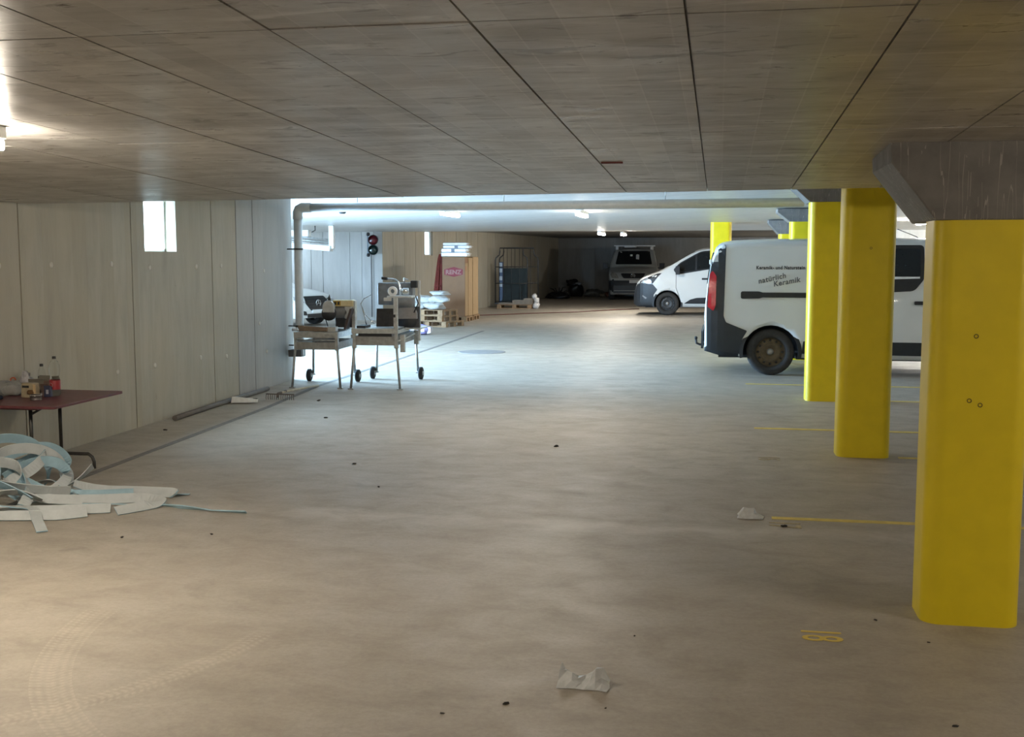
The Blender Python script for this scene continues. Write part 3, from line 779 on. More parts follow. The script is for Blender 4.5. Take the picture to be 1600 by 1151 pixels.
        B.patch(rpoly([(5.02, .50), (5.14, .58), (5.16, .55), (5.06, .47)], .01), sd, 'fog_lamp', mat('lamp_lens_grey', (0.3, 0.3, 0.3), 0.1, metal=0.5), t, .016)
        sg = -1 if sd == 's-' else 1
        b = MB(); b.box((4.14, sg * 1.08, 1.30), (.12, .17, .24)); b.tube([(4.16, sg * .93, 1.22), (4.14, sg * 1.04, 1.22)], .025, 8); b.build('wing_mirror', BLACK, t, bevel=.03)
    B.patch(rpoly([(-.62, .30), (.62, .30), (.66, .84), (.5, .90), (-.5, .90), (-.66, .84)], .04), 'front', 'front_bumper', DARKTRIM, t, .012)
    B.patch(rpoly([(-.45, .80), (.45, .80), (.5, .93), (-.5, .93)], .03), 'front', 'grille', BLACK, t, .02)
    b = MB(); b.tube([Vector((5.355, .07 * math.cos(a), .87 + .07 * math.sin(a))) for a in [2 * PI * k / 20 for k in range(20)]], .008, 6, closed=True); b.tube([(5.355, -.07, .87), (5.355, .02, .885), (5.355, -.02, .855), (5.355, .07, .87)], .007, 5); b.build('badge', CHROME, t)
    B.patch(rpoly([(-.72, 1.42), (.72, 1.42), (.62, 1.84), (-.62, 1.84)], .06), 'front', 'windscreen', GLASSD, t, .008)
    B.patch(rpoly([(-.78, .36), (.78, .36), (.78, .62), (-.78, .62)], .04), 'rear', 'rear_bumper', DARKTRIM, t, .05)
    B.patch(rpoly([(-.68, 1.3), (-.04, 1.3), (-.04, 1.76), (-.62, 1.76)], .04), 'rear', 'rear_window', GLASSD, t, .012)
    B.patch(rpoly([(.68, 1.3), (.04, 1.3), (.04, 1.76), (.62, 1.76)], .04), 'rear', 'rear_window', GLASSD, t, .012)
    B.patch(rpoly([(-.26, .78), (.26, .78), (.26, .89), (-.26, .89)], .01), 'rear', 'number_plate', WHITE, t, .015)
    for y in (-.80, .80):
        for z in (.80, 1.62):
            b = MB(); b.box((.03 if z < 1 else .085, y, z), (.07, .09, .07)); b.build('door_hinge', WHITE, t, bevel=.01)
    b = MB(); b.tube([(.12, 0, .36), (-.08, 0, .36), (-.13, 0, .38), (-.14, 0, .44)], .018, 8); b.blob((-.14, 0, .46), (.05, .05, .05), amp=0); b.build('tow_hitch', BLACK, t)
    b = MB(); b.tube([(3.05, 0, 1.96), (3.02, 0, 1.99), (2.75, 0, 2.10)], .006, 5); b.build('aerial', BLACK, t)
    b = MB(); b.b2(1.3, 3.6, -.75, .75, .22, .30); b.b2(.2, 5.1, -.35, .35, .2, .32); b.build('underbody', BLACK, t)
    if lettered:
        INK = mat('black_lettering', (0.03, 0.03, 0.035), 0.5); INK2 = mat('grey_hand_lettering', (0.12, 0.12, 0.125), 0.5)
        def put(name, body, size, x, z, rot, m, sh=0, bo=0, sp=1.0, xs=1.0):
            h = B.hit('s-', x, z); h2 = B.hit('s-', x, z + .1)
            tilt = math.atan2(h2.y - h.y, .1)
            M = Matrix.Rotation(-tilt, 4, 'X') @ M_XZ @ Matrix.Rotation(rot, 4, 'Z')
            text_mesh(name, body, size, m, t, (h.x, h.y - .007, h.z), M, .001, shear=sh, bold=bo, spacing=sp, xs=xs)
        put('lettering', 'Keramik- und Naturstein', .070, .71, 1.520, 0, INK, 0, .0022, 1.12, .84)
        put('hand_lettering', 'natürlich', .105, .745, 1.315, R(13), INK2, .15, .0025, 1.1, .95)
        put('hand_lettering', 'Keramik', .105, .955, 1.275, R(11), INK2, .15, .0025, 1.1, .95)
    return t
vivaro('white lettered crew van seen side on behind the second and third yellow columns', (-.22, 18.32, 0), 0, True, True)
vivaro('white delivery van with dark front bumper facing left, beyond the lettered van', (3.12, 35.55, 0), PI, False, False)

# grey van facing the camera
VITO = Body(4.75,
    zr=[(0, 1.0), (.05, 1.4), (.12, 1.75), (.3, 1.86), (1.5, 1.90), (2.7, 1.89), (2.95, 1.82), (3.2, 1.64), (3.55, 1.36), (3.72, 1.23), (4.1, 1.14), (4.45, 1.03), (4.62, .90), (4.7, .72), (4.75, .58)],
    zb=[(0, .34), (.5, .25), (4.3, .22), (4.6, .20), (4.75, .26)],
    w=[(.2, .90), (.45, .94), (.8, .952), (1.05, .94), (1.5, .855), (1.9, .76)],
    p=[(0, .95), (.2, 1), (3.5, 1), (4.2, .98), (4.5, .94), (4.65, .88), (4.75, .80)], r=.11, crown=.04)
t = thing('parked_van', 'grey van with roof rack parked nose on by the dark back wall', 'van', (-3.78, 51.2, 0), R(-90 + 3))
t.scale = (1.09, 1.09, 1.12)
VITO.mesh(SILVERP, t, [(.85, .33), (3.95, .33)], .38, lower=(DARKTRIM, lambda c: c.x > 4.3 and .36 < c.z < .73))
for x in (.85, 3.95):
    for sg in (-1, 1): wheel(t, x, sg * .82, .325, RIMD, sg)
V = VITO
V.patch(rpoly([(-.70, 1.30), (.70, 1.30), (.60, 1.80), (-.60, 1.80)], .05), 'front', 'windscreen', GLASSD, t, .008)
V.patch(rpoly([(-.80, .30), (.80, .30), (.80, .72), (-.80, .72)], .06), 'front', 'front_bumper', DARKTRIM, t, .02)
V.patch(rpoly([(-.36, .80), (.36, .80), (.47, .98), (-.47, .98)], .06), 'front', 'grille', BLACK, t, .012)
for k in range(2): V.patch([(-.38 - .03 * k, .86 + .06 * k), (.38 + .03 * k, .86 + .06 * k), (.38 + .03 * k, .872 + .06 * k), (-.38 - .03 * k, .872 + .06 * k)], 'front', 'grille_bar', DSTEEL, t, .022)
b = MB(); c = V.hit('front', 0, .89) + Vector((.03, 0, 0)); RR = .075
b.tube([c + Vector((0, RR * math.cos(a), RR * math.sin(a))) for a in [2 * PI * k / 20 for k in range(20)]], .008, 6, closed=True)
for k in range(3):
    a = PI / 2 + 2 * PI * k / 3; b.tube([c, c + Vector((0, RR * math.cos(a), RR * math.sin(a)))], [.011, .004], 5)
b.build('badge', CHROME, t)
for sg in (-1, 1):
    V.patch(rpoly([(sg * .52, .80), (sg * .80, .80), (sg * .86, .95), (sg * .80, 1.02), (sg * .62, .97)], .04), 'front', 'head_lamp', mat('warm_lamp_lens', (0.42, 0.40, 0.34), 0.12, metal=0.4, var=0.3), t, .014)
    b = MB(); b.box((3.62, sg * 1.08, 1.24), (.10, .20, .22)); b.tube([(3.62, sg * .9, 1.17), (3.62, sg * 1.02, 1.17)], .025, 6); b.build('wing_mirror', BLACK, t, bevel=.03)
    sd = 's+' if sg > 0 else 's-'
    V.patch(rpoly([(2.3, 1.25), (3.35, 1.25), (3.0, 1.66), (2.75, 1.74), (2.3, 1.74)], .05), sd, 'door_window', GLASSD, t, .008)
    V.patch(rpoly([(.5, 1.27), (2.15, 1.27), (2.15, 1.72), (.5, 1.72)], .06), sd, 'side_window', GLASSD, t, .008)
    V.patch(rpoly([(1.35, .48), (3.4, .48), (3.4, .62), (1.35, .62)], .03), sd, 'rub_strip', DARKTRIM, t, .014)
V.patch(rpoly([(-.13, .63), (.39 - .13, .63), (.39 - .13, .735), (-.13, .735)], .01), 'front', 'number_plate', WHITE, t, .03)
V.patch([(-.70, .345), (.70, .345), (.70, .36), (-.70, .36)], 'front', 'bumper_edge', SILVERP, t, .03)
V.patch(rpoly([(.08, 1.50), (.2, 1.48), (.2, 1.66), (.12, 1.68), (.08, 1.66)], .02), 'front', 'screen_sticker', WHITE, t, .012)
V.patch(rpoly([(-.15, 1.60), (-.06, 1.60), (-.06, 1.67), (-.15, 1.67)], .01), 'front', 'screen_sticker', WHITE, t, .012)
for x in (1.0, 2.6):
    b = MB(); b.b2(x - .04, x + .04, -.80, .80, 1.985, 2.02)
    for sg in (-1, 1): b.b2(x - .04, x + .04, sg * .70 - .03, sg * .70 + .03, 1.84, 1.99)
    b.build('roof_bar', WHITE, t)
b = MB(); b.b2(1.2, 2.8, -.40, .05, 1.93, 2.0); b.build('roof_box', WHITE, t, bevel=.02)
b = MB(); b.b2(.6, 2.9, .62, .66, 1.86, 1.96); b.b2(.6, 2.9, -.66, -.62, 1.86, 1.96); b.build('roof_rail', WHITE, t)

# white car nosing in from the lane mouth
CARB = Body(4.3,
    zr=[(0, .85), (.1, 1.0), (.4, 1.25), (.8, 1.40), (1.6, 1.47), (2.1, 1.44), (2.6, 1.2), (2.95, 1.02), (3.4, .96), (3.8, .89), (4.08, .80), (4.2, .68), (4.26, .55), (4.3, .45)],
    zb=[(0, .32), (.4, .22), (3.8, .2), (4.3, .24)],
    w=[(.2, .83), (.45, .885), (.7, .90), (.9, .86), (1.15, .74), (1.47, .6)],
    p=[(0, .86), (.3, .96), (1, 1), (3.2, 1), (3.7, .97), (4.0, .92), (4.18, .83), (4.3, .70)], r=.12, crown=.05)
t = thing('hatchback_car', 'white car nosing in past the drain pipe behind the left stone saw', 'car', (-14.13, 28.95, 0), R(-21))
CARB.mesh(WHITEP, t, [(.8, .32), (3.45, .32)], .36)
for x in (.8, 3.45):
    for sg in (-1, 1): wheel(t, x, sg * .78, .315, ALLOY, sg)
V = CARB
V.patch(rpoly([(-.44, .60), (-.32, .42), (.32, .42), (.44, .60), (.38, .78), (-.38, .78)], .03), 'front', 'grille', BLACK, t, .012, step=.06)
for k in range(3): V.patch([(-.36, .52 + .07 * k), (.36, .52 + .07 * k), (.36, .532 + .07 * k), (-.36, .532 + .07 * k)], 'front', 'grille_bar', DSTEEL, t, .02)
c = V.hit('front', 0, .60) + Vector((.035, 0, 0)); b = MB()
b.tube([c + Vector((0, .085 * math.cos(a), .085 * math.sin(a))) for a in [2 * PI * k / 20 for k in range(20)]], .009, 6, closed=True)
for k in range(3):
    a = PI / 2 + 2 * PI * k / 3; b.tube([c, c + Vector((0, .085 * math.cos(a), .085 * math.sin(a)))], [.012, .005], 5)
b.build('badge', CHROME, t)
for sg in (-1, 1):
    V.patch(rpoly([(sg * .47, .62), (sg * .70, .62), (sg * .76, .72), (sg * .70, .78), (sg * .5, .72)], .03), 'front', 'head_lamp', mat('clear_lamp_lens', (1, 1, 1)), t, .012, step=.05)
    V.patch(rpoly([(sg * .46, .30), (sg * .72, .32), (sg * .70, .44), (sg * .5, .40)], .02), 'front', 'air_intake', BLACK, t, .012, step=.06)
    sd = 's+' if sg > 0 else 's-'
    V.patch(rpoly([(.75, .98), (2.75, .98), (2.15, 1.33), (1.3, 1.36), (.9, 1.25)], .06), sd, 'side_window', GLASSD, t, .008)
    b = MB(); b.box((2.6, sg * .97, .99), (.12, .2, .13)); b.build('wing_mirror', WHITEP, t, bevel=.03)
V.patch(rpoly([(-.66, 1.04), (.66, 1.04), (.55, 1.38), (-.55, 1.38)], .05), 'front', 'windscreen', GLASSD, t, .008)
V.patch([(-.45, .24), (.45, .24), (.45, .34), (-.45, .34)], 'front', 'air_intake', BLACK, t, .012, step=.06)
V.patch([(-.27, .37), (.27, .37), (.27, .44), (-.27, .44)], 'front', 'number_plate', WHITE, t, .03, step=.06)

# ------------------------------------------------------------------ folding table and what lies on it
TX, TY, TZ = -5.50, 8.40, 0.63
t = thing('folding_table', 'small folding table with dark red top and dark steel legs by the left wall', 'table', (TX, TY, 0))
TOP = mat('dark_red_table_top', (0.115, 0.032, 0.038), 0.4, var=0.25, scale=8)
b = MB(); b.prism(rpoly([(-.39, -.54), (.41, -.54), (.40, .53), (-.39, .53)], .04), 'Z', TZ - .022, TZ); b.build('table_top', TOP, t, bevel=.004)
b = MB(); b.b2(-.36, .20, -.44, -.40, TZ - .045, TZ - .022); b.b2(-.36, .20, .36, .40, TZ - .045, TZ - .022); lab(b.build('batten', TOP, t), 'red batten under the table edge')
for y in (-.26, .15):
    b = MB(); b.tube([(.02, y, .14), (.02, y, TZ - .03)], .015, 10); b.build('leg', DSTEEL, t)
    b = MB(); pts = [(-.30, y, .012), (-.30, y, .07), (-.285, y, .11), (-.25, y, .135), (.25, y, .135), (.285, y, .11), (.30, y, .07), (.30, y, .012)]
    b.tube([(x + .02, yy, z) for x, yy, z in pts], .0145, 10); b.build('foot', DSTEEL, t)
b = MB(); b.tube([(.02, -.26, .17), (.02, .15, .17)], .010, 8); b.build('stretcher', STEEL, t)
b = MB(); b.tube([(.02, -.26, .52), (.02, .12, .60)], .010, 8); b.build('brace', DSTEEL, t)

def at(x, y): return (x, y, TZ)
CLEAR = mat('clear_pet_plastic', (0.95, 0.97, 0.96), 0.06, trans=1.0, ior=1.12, var=0.02)
LIQ = mat('dark_cola', (0.03, 0.015, 0.01), 0.1, coat=.5)
LABR = mat('red_bottle_label', (0.30, 0.03, 0.035), 0.4, var=0.1)
t = thing('water_bottle', 'tall clear plastic bottle with red label and dark cap on the red table', 'bottle', at(-5.49, 8.51))
b = MB(); b.lathe([(0, .004), (.03, .0), (.042, .012), (.044, .03), (.043, .12), (.040, .145), (.036, .165), (.043, .19), (.045, .225), (.042, .26), (.03, .288), (.016, .305), (.0135, .312), (.0135, .322), (0, .322)], n=24); b.build('bottle_body', CLEAR, t)
b = MB(); b.lathe([(.0448, .055), (.0452, .057), (.0447, .132), (.0442, .134), (.0430, .13), (.0442, .055)], n=24); b.build('label_band', LABR, t)
b = MB(); b.lathe([(.0458, .094 - .02), (.0458, .094 + .02)], n=24, smooth=True)
b = MB()
for k in range(18):
    a0 = R(200 + 4.0 * k); 
c_ = [(.0459 * math.cos(R(255) + .42 * math.cos(a)), .0459 * math.sin(R(255) + .42 * math.cos(a)), .094 + .019 * math.sin(a)) for a in [2 * PI * k / 18 for k in range(18)]]
b.tube(c_, .0014, 4, closed=True); b.build('label_ring', mat('pale_label_print', (0.6, 0.5, 0.4), 0.5), t)
b = MB(); b.lathe([(.0155, .312), (.0160, .314), (.0155, .333), (0, .334)], n=18); b.build('cap', BLACK, t)
t = thing('cola_bottle', 'small clear bottle with black cap standing behind the grey carton on the table', 'bottle', at(-5.80, 8.80))
b = MB(); b.lathe([(0, 0), (.03, 0), (.033, .01), (.033, .12), (.031, .15), (.022, .19), (.0135, .215), (.0135, .225), (0, .225)], n=20); b.build('bottle_body', CLEAR, t)
b = MB(); b.lathe([(0, .003), (.0325, .003), (.0325, .13), (0, .13)], n=18); b.build('drink', LIQ, t)
b = MB(); b.lathe([(.015, .215), (.0155, .217), (.0152, .237), (0, .238)], n=16); b.build('cap', BLACK, t)
def carton(name, label, cat, x, y, w, d, h, rz, m, extra=None, flap=True):
    t = thing(name, label, cat, at(x, y), rz)
    b = MB(); b.box((0, 0, h / 2), (w, d, h)); b.build('carton_body', m, t, bevel=.003)
    if flap:
        b = MB(); b.box((0, -d * .48, h - .004), (w * .98, .006, .03), (R(12), 0, 0)); b.box((0, d * .50, h + .012), (w * .9, .004, .04), (R(-35), 0, 0)); b.build('flap', m, t)
    return t
GREYC = mat('grey_brown_carton', (0.16, 0.145, 0.115), 0.7, var=0.1)
carton('snack_carton', 'grey brown open carton lying behind the food pack on the table', 'carton', -5.70, 8.66, .20, .12, .115, R(-6), GREYC)
FOODP = mat('beige_food_pack', (0.34, 0.28, 0.18), 0.35, var=0.2, scale=20, coat=.3)
t = thing('food_pack', 'beige printed food pack standing at the front of the table clutter', 'packet', at(-5.62, 8.36), R(-4))
b = MB(); b.box((0, 0, .062), (.145, .06, .124), taper=.92); b.build('pack_body', FOODP, t, bevel=.008)
b = MB(); b.box((-.022, -.0325, .094), (.062, .003, .018), (R(-2), 0, 0)); b.build('dark_label', BLACK, t)
b = MB(); b.blob((.025, -.032, .048), (.075, .014, .04), amp=.05); b.build('printed_picture', mat('brown_print', (0.13, 0.07, 0.03), .5, var=.3), t)
b = MB(); b.box((.062, -.03, .075), (.02, .012, .075)); b.build('side_panel', mat('tan_side', (0.50, 0.36, 0.2), .5), t)
t = thing('coffee_packet', 'dark blue packet leaning beside the red label bottle', 'packet', at(-5.50, 8.425), R(10))
b = MB(); b.box((0, 0, .045), (.062, .04, .09), taper=.9); b.build('packet_body', mat('dark_blue_foil', (0.03, 0.035, 0.07), .35, var=.2), t, bevel=.006)
b = MB(); b.box((0, -.019, .088), (.055, .004, .02)); b.build('packet_fold', mat('dark_blue_foil', (0, 0, 0)), t)
b = MB(); b.box((.0, -.0205, .045), (.02, .002, .035)); b.build('packet_print', mat('dull_white_print', (0.35, .35, .4), .5), t)
t = carton('tea_box', 'small brown box between the food pack and the dark blue packet', 'carton', -5.56, 8.48, .06, .05, .095, R(5), mat('reddish_brown_card', (0.13, 0.085, 0.065), .6))
t = thing('fish_tin', 'low round silver tin at the front edge of the table clutter', 'tin', at(-5.49, 8.235))
b = MB(); b.lathe([(0, .002), (.045, 0), (.048, .003), (.046, .006), (.046, .036), (.049, .038), (.049, .041), (.044, .041), (.043, .034), (0, .034)], n=28); b.build('tin_body', mat('dark_tin_print', (0.10, 0.085, 0.08), .35, metal=.4), t)
b = MB(); b.lathe([(.0435, .0345), (.047, .043), (.0495, .043), (.0495, .038)], n=28); b.tube([(.01, 0, .037), (.03, .01, .045), (.045, .012, .052)], .003, 5); b.build('lid', CHROME, t)
CRUMP = mat('crumpled_foil_paper', (0.45, 0.44, 0.45), 0.4, var=0.3, scale=20)
t = thing('paper_bag', 'crumpled whitish paper bag behind the clutter on the table', 'bag', at(-5.90, 8.72))
b = MB(); b.blob((0, 0, .07), (.10, .08, .15), seed=4, amp=.22, n=12, m=8, flat=.25); b.build('bag_body', CRUMP, t, fixn=True)
b = MB(); b.blob((.0, 0, .15), (.05, .03, .05), seed=9, amp=.35); b.build('twisted_neck', CRUMP, t)
t = thing('scissors', 'orange ring handled scissors lying on the bag at the left frame edge', 'scissors', at(-5.965, 8.60))
ORG = mat('orange_plastic', (0.42, 0.085, 0.03), .45, var=.15)
for k, (x, z) in enumerate(((-.03, .125), (.03, .115))):
    b = MB(); b.tube([(x + .024 * math.cos(a), -.01 + .004 * math.sin(a), z + .02 * math.sin(a)) for a in [2 * PI * q / 16 for q in range(16)]], .006, 6, closed=True); b.build('finger_ring', ORG, t)
b = MB(); b.tube([(.05, -.01, .11), (.10, -.02, .085), (.15, -.03, .07)], [.007, .008, .004], 6); b.build('shank', ORG, t)
b = MB(); b.box((.19, -.035, .06), (.09, .004, .012), (0, R(14), 0)); b.build('blade', STEEL, t)
t = thing('clear_bag', 'transparent food bag lying at the left of the table clutter', 'bag', at(-5.90, 8.47))
b = MB(); b.blob((0, 0, .055), (.24, .18, .12), seed=12, amp=.14, n=16, m=9, flat=.15); b.build('bag_film', mat('clear_film', (0.85, 0.87, 0.87), .12, trans=.75, ior=1.1, var=.05), t)
b = MB(); b.blob((.03, 0, .04), (.14, .10, .075), seed=2, amp=.1, flat=.1); b.build('bread_slices', mat('pale_bread', (0.33, 0.30, 0.25), .8, var=.2), t)
t = thing('spectacle_case', 'dark navy pouch on the table front at the left frame edge', 'pouch', at(-5.87, 8.20), R(-8))
b = MB(); b.prism(rpoly([(-.10, -.035), (.09, -.03), (.10, .03), (-.10, .035)], .02), 'Z', 0, .035); b.build('pouch_body', mat('navy_fabric', (0.012, 0.016, 0.035), .7), t, bevel=.01)
b = MB(); b.b2(-.09, .09, -.037, -.034, .012, .016); b.build('zip', BLACK, t)

# ------------------------------------------------------------------ heap of foam edge strips
FW = mat('white_foam_strip', (0.46, 0.49, 0.49), 0.7, var=0.08, scale=12, bump=.1)
FBL = mat('pale_blue_foam_face', (0.30, 0.44, 0.51), 0.7, var=0.12, scale=12, bump=.1)
def strip(pts, label, group=None, w=.075, th=.007, tw=None, n=7, flip=False):
    """ribbon with a white face and a pale blue face along a smooth path"""
    P = [Vector(p) for p in pts]; Q = []; k = len(P); T = tw or [0] * k; W = []
    for i in range(k - 1):
        p0, p1, p2, p3 = P[max(i - 1, 0)], P[i], P[i + 1], P[min(i + 2, k - 1)]
        for j in range(n):
            u = j / n
            Q.append(0.5 * ((2 * p1) + (p2 - p0) * u + (2 * p0 - 5 * p1 + 4 * p2 - p3) * u * u + (3 * p1 - p0 - 3 * p2 + p3) * u ** 3)); W.append(T[i] * (1 - u) + T[i + 1] * u)
    Q.append(P[-1]); W.append(T[-1])
    o0 = Vector((Q[0].x, Q[0].y, 0)); b = MB(); vs = []
    for i, q in enumerate(Q):
        tg = (Q[min(i + 1, len(Q) - 1)] - Q[max(i - 1, 0)]).normalized()
        s = tg.cross(Vector((0, 0, 1)))
        s = s.normalized() if s.length > .05 else Vector((1, 0, 0)); up = s.cross(tg).normalized()
        a = R(W[i]); d = s * math.cos(a) + up * math.sin(a); nn = tg.cross(d).normalized()
        if nn.z < 0: nn = -nn
        lift = abs(d.z) * w / 2
        q = Vector((q.x, q.y, max(q.z, lift + .003))) - o0
        vs += [q - d * w / 2 + nn * th, q + d * w / 2 + nn * th, q + d * w / 2, q - d * w / 2]
    L = len(Q); top = []; bot = []
    for i in range(L - 1):
        o = i * 4
        top.append((o, o + 1, o + 5, o + 4)); bot += [(o + 3, o + 7, o + 6, o + 2), (o + 1, o + 2, o + 6, o + 5), (o, o + 4, o + 7, o + 3)]
    e = L * 4 - 4
    b.cur = 1 if flip else 0
    b.add(vs, top); base = len(b.v)
    b.cur = 0 if flip else 1
    b.add(vs, bot + [(0, 3, 2, 1), (e, e + 1, e + 2, e + 3)])
    o = b.build('foam_strip', [FW, FBL], loc=o0)
    for p in o.data.polygons: p.use_smooth = False
    return tag(o, label, 'strip', group)
strip([(-4.75, 7.55, .10), (-4.62, 7.62, .05), (-4.40, 7.66, .03), (-4.02, 7.66, .03), (-3.98, 7.62, .012)], 'flat white foam strip reaching farthest right from the heap top edge', tw=[-30,-50,-60,-62,-30])
strip([(-5.0, 7.2, .12), (-4.75, 7.2, .06), (-4.45, 7.32, .04), (-4.15, 7.45, .035), (-3.96, 7.40, .03), (-4.0, 7.24, .012), (-4.12, 7.05, .008)], 'white foam strip with a sharp fold, its folded end pointing at the camera', tw=[-40,-50,-55,-55,-20,50,40])
strip([(-5.0, 6.95, .03), (-4.7, 6.95, .02), (-4.45, 7.02, .02), (-4.2, 7.12, .015)], 'white foam strip lying along the front edge of the heap', tw=[-30,-48,-52,-45])
strip([(-4.98, 6.72, .02), (-4.75, 6.78, .025), (-4.45, 6.85, .03), (-4.3, 6.98, .02)], 'long pale strip lying lowest at the heap front left', tw=[-30,-48,-52,-45])
strip([(-4.85, 6.95, .05), (-4.65, 6.88, .06), (-4.48, 6.68, .03), (-4.33, 6.50, .006)], 'curling white strip end running out toward the camera from the heap', w=.07)
strip([(-4.5, 7.26, .02), (-4.0, 7.35, .006), (-3.75, 7.30, .008), (-3.5, 7.27, .004), (-3.24, 7.24, .006)], 'thin twisted cord like strip trailing farthest right on the floor', w=.03, th=.008, tw=[0, 20, 60, 15, 40])
strip([(-4.9, 7.62, .05), (-4.5, 7.60, .015), (-4.1, 7.72, .006), (-3.92, 7.76, .006)], 'narrow white strip under the farthest reaching flat strip', w=.035)
strip([(-5.05, 7.35, .16), (-4.8, 7.32, .08), (-4.55, 7.42, .05), (-4.28, 7.58, .04)], 'pale blue strip lying between the two long white strips', flip=True, tw=[-30,-48,-52,-45])
strip([(-4.85, 7.50, .06), (-4.76, 7.62, .11), (-4.70, 7.74, .20)], 'short blue strip end sticking up from the heap in a point', flip=True, tw=[0, 40, 70], w=.06)
G_ = 'tangled foam strips of the heap under the table'
loops = [
 ([(-5.5, 7.3, .25), (-5.35, 7.45, .42), (-5.15, 7.6, .40), (-5.05, 7.7, .22), (-5.1, 7.75, .05)], [40, 60, 70, 60, 40]),
 ([(-5.3, 7.2, .2), (-5.18, 7.35, .36), (-5.0, 7.5, .36), (-4.9, 7.62, .24), (-4.92, 7.7, .05)], [60, 70, 80, 80, 60]),
 ([(-5.15, 7.3, .18), (-5.0, 7.42, .27), (-4.87, 7.52, .26), (-4.80, 7.55, .16), (-4.85, 7.4, .06), (-4.98, 7.2, .03)], [60, 75, 85, 70, 60, 40]),
 ([(-5.45, 7.0, .3), (-5.25, 7.05, .36), (-5.08, 7.1, .30), (-5.02, 7.05, .16), (-5.1, 6.95, .06)], [70, 80, 80, 70, 50]),
 ([(-5.4, 7.15, .12), (-5.15, 7.1, .20), (-4.95, 7.12, .16), (-4.75, 7.2, .12), (-4.62, 7.3, .10)], [20, 30, 45, 60, 70]),
 ([(-5.5, 6.9, .2), (-5.25, 6.95, .26), (-5.0, 7.0, .20), (-4.8, 7.1, .08)], [30, 50, 50, 20]),
 ([(-5.6, 7.6, .15), (-5.3, 7.7, .3), (-5.1, 7.8, .32), (-4.98, 7.85, .2), (-4.95, 7.8, .04)], [60, 80, 85, 80, 50]),
 ([(-5.3, 6.85, .05), (-5.1, 6.9, .12), (-4.9, 7.05, .13), (-4.75, 7.15, .06)], [10, 20, 40, 20]),
 ([(-5.5, 7.4, .1), (-5.25, 7.4, .2), (-5.0, 7.3, .2), (-4.85, 7.15, .12), (-4.8, 7.0, .05)], [30, 50, 60, 50, 20]),
 ([(-5.2, 7.5, .22), (-5.05, 7.6, .30), (-4.95, 7.5, .31), (-5.0, 7.38, .22), (-5.15, 7.3, .14)], [70, 85, 85, 80, 60]),
 ([(-5.35, 7.05, .22), (-5.2, 7.2, .30), (-5.05, 7.28, .28), (-4.95, 7.22, .18), (-4.97, 7.1, .08)], [50, 70, 80, 70, 50]),
 ([(-5.4, 6.75, .08), (-5.15, 6.8, .10), (-4.9, 6.88, .07), (-4.7, 7.0, .03)], [10, 15, 10, 0]),
 ([(-5.55, 7.2, .3), (-5.38, 7.3, .40), (-5.25, 7.35, .38), (-5.18, 7.25, .25), (-5.25, 7.1, .12)], [60, 80, 85, 80, 60]),
 ([(-5.2, 7.62, .05), (-4.95, 7.6, .10), (-4.75, 7.45, .07), (-4.6, 7.4, .05)], [10, 25, 30, 10]),
]
LOOPL = ['outermost arched foam loop at the upper left of the heap', 'second arched loop of foam, just inside the outermost one', 'tall standing foam loop nearest the table foot', 'foam loop curling at the left frame edge, lower than the arches', 'white strip sloping from the heap middle toward the long flat strips', 'foam band bridging the left of the heap below the arches', 'rearmost foam loop of the heap, closest to the wall', 'short white strip low at the heap front beside the curling end', 'twisted foam band crossing the middle of the heap', 'tight foam curl standing in the centre of the heap', 'foam curl just in front of the tight centre curl', 'lowest foam band lying flat at the left frame edge', 'highest foam loop of the heap, at the left frame edge', 'small foam band tucked under the rear right of the heap']
for i, (p, tw) in enumerate(loops):
    strip(p, LOOPL[i], G_, tw=tw, flip=(i % 3 == 1), w=.08, n=8)

# ------------------------------------------------------------------ wet stone saws
DUSTY = mat('dusty_grey_paint', (0.30, 0.29, 0.27), 0.6, metal=.2, var=.2, scale=20)
PALEG = mat('pale_grey_metal', (0.48, 0.48, 0.46), 0.45, metal=.3, var=.15)
MOTOR = mat('motor_grey', (0.20, 0.195, 0.19), 0.5, var=.15)
CREAM = mat('cream_yellow_cover', (0.62, 0.52, 0.30), 0.5, var=.12)
TRAYB = mat('dusty_brown_board', (0.20, 0.145, 0.10), 0.75, var=.2)
def saw_frame(t, w, d, zt, zb, splay=.05, wz=.09):
    for sx in (0, 1):
        x = sx * w; o = (-splay if sx == 0 else splay)
        b = MB(); b.tube([(x, 0, zt), (x + o, -.03, 0.012)], .019, 6); b.box((x + o, -.03, .008), (.07, .06, .016)); b.build('leg', STEEL, t)
        b = MB(); b.tube([(x, d, zt), (x + o * .4, d + .03, 0.10)], .019, 6); b.box((x + o * .4, d + .03, .10), (.05, .05, .016)); b.build('leg', STEEL, t)
        xx = x + (-.07 if sx == 0 else .07)
        b = MB(); b.lathe([(.03, -.03), (wz * .8, -.03), (wz, -.02), (wz, .02), (wz * .8, .03), (.03, .03), (.02, .0)], (0, 0, 0), 'X', 24); wh = b.build('wheel', RUBBER, t, loc=(xx, d, wz + .002))
        b = MB(); b.lathe([(0, -.034), (.03, -.034), (.03, .034), (0, .034)], axis='X', n=14); b.build('hub', STEEL, wh)
        b = MB(); b.tube([(x, d + .01, .115), (xx, d, wz)], .012, 6); b.build('axle', STEEL, t)
t = thing('stone_saw', 'left wet stone saw on wheeled legs with cream motor cover beside the drain pipe', 'saw', (-5.70, 14.50, 0), R(3))
w, d = .58, .80
saw_frame(t, w, d, .62, .5)
b = MB(); b.b2(-.01, w + .01, -.01, .0, .53, .63); b.b2(-.01, w + .01, d, d + .01, .53, .63); b.b2(-.01, 0, 0, d, .53, .63); b.b2(w, w + .01, 0, d, .53, .63); b.b2(0, w, 0, d, .53, .54); b.build('water_basin', DUSTY, t)
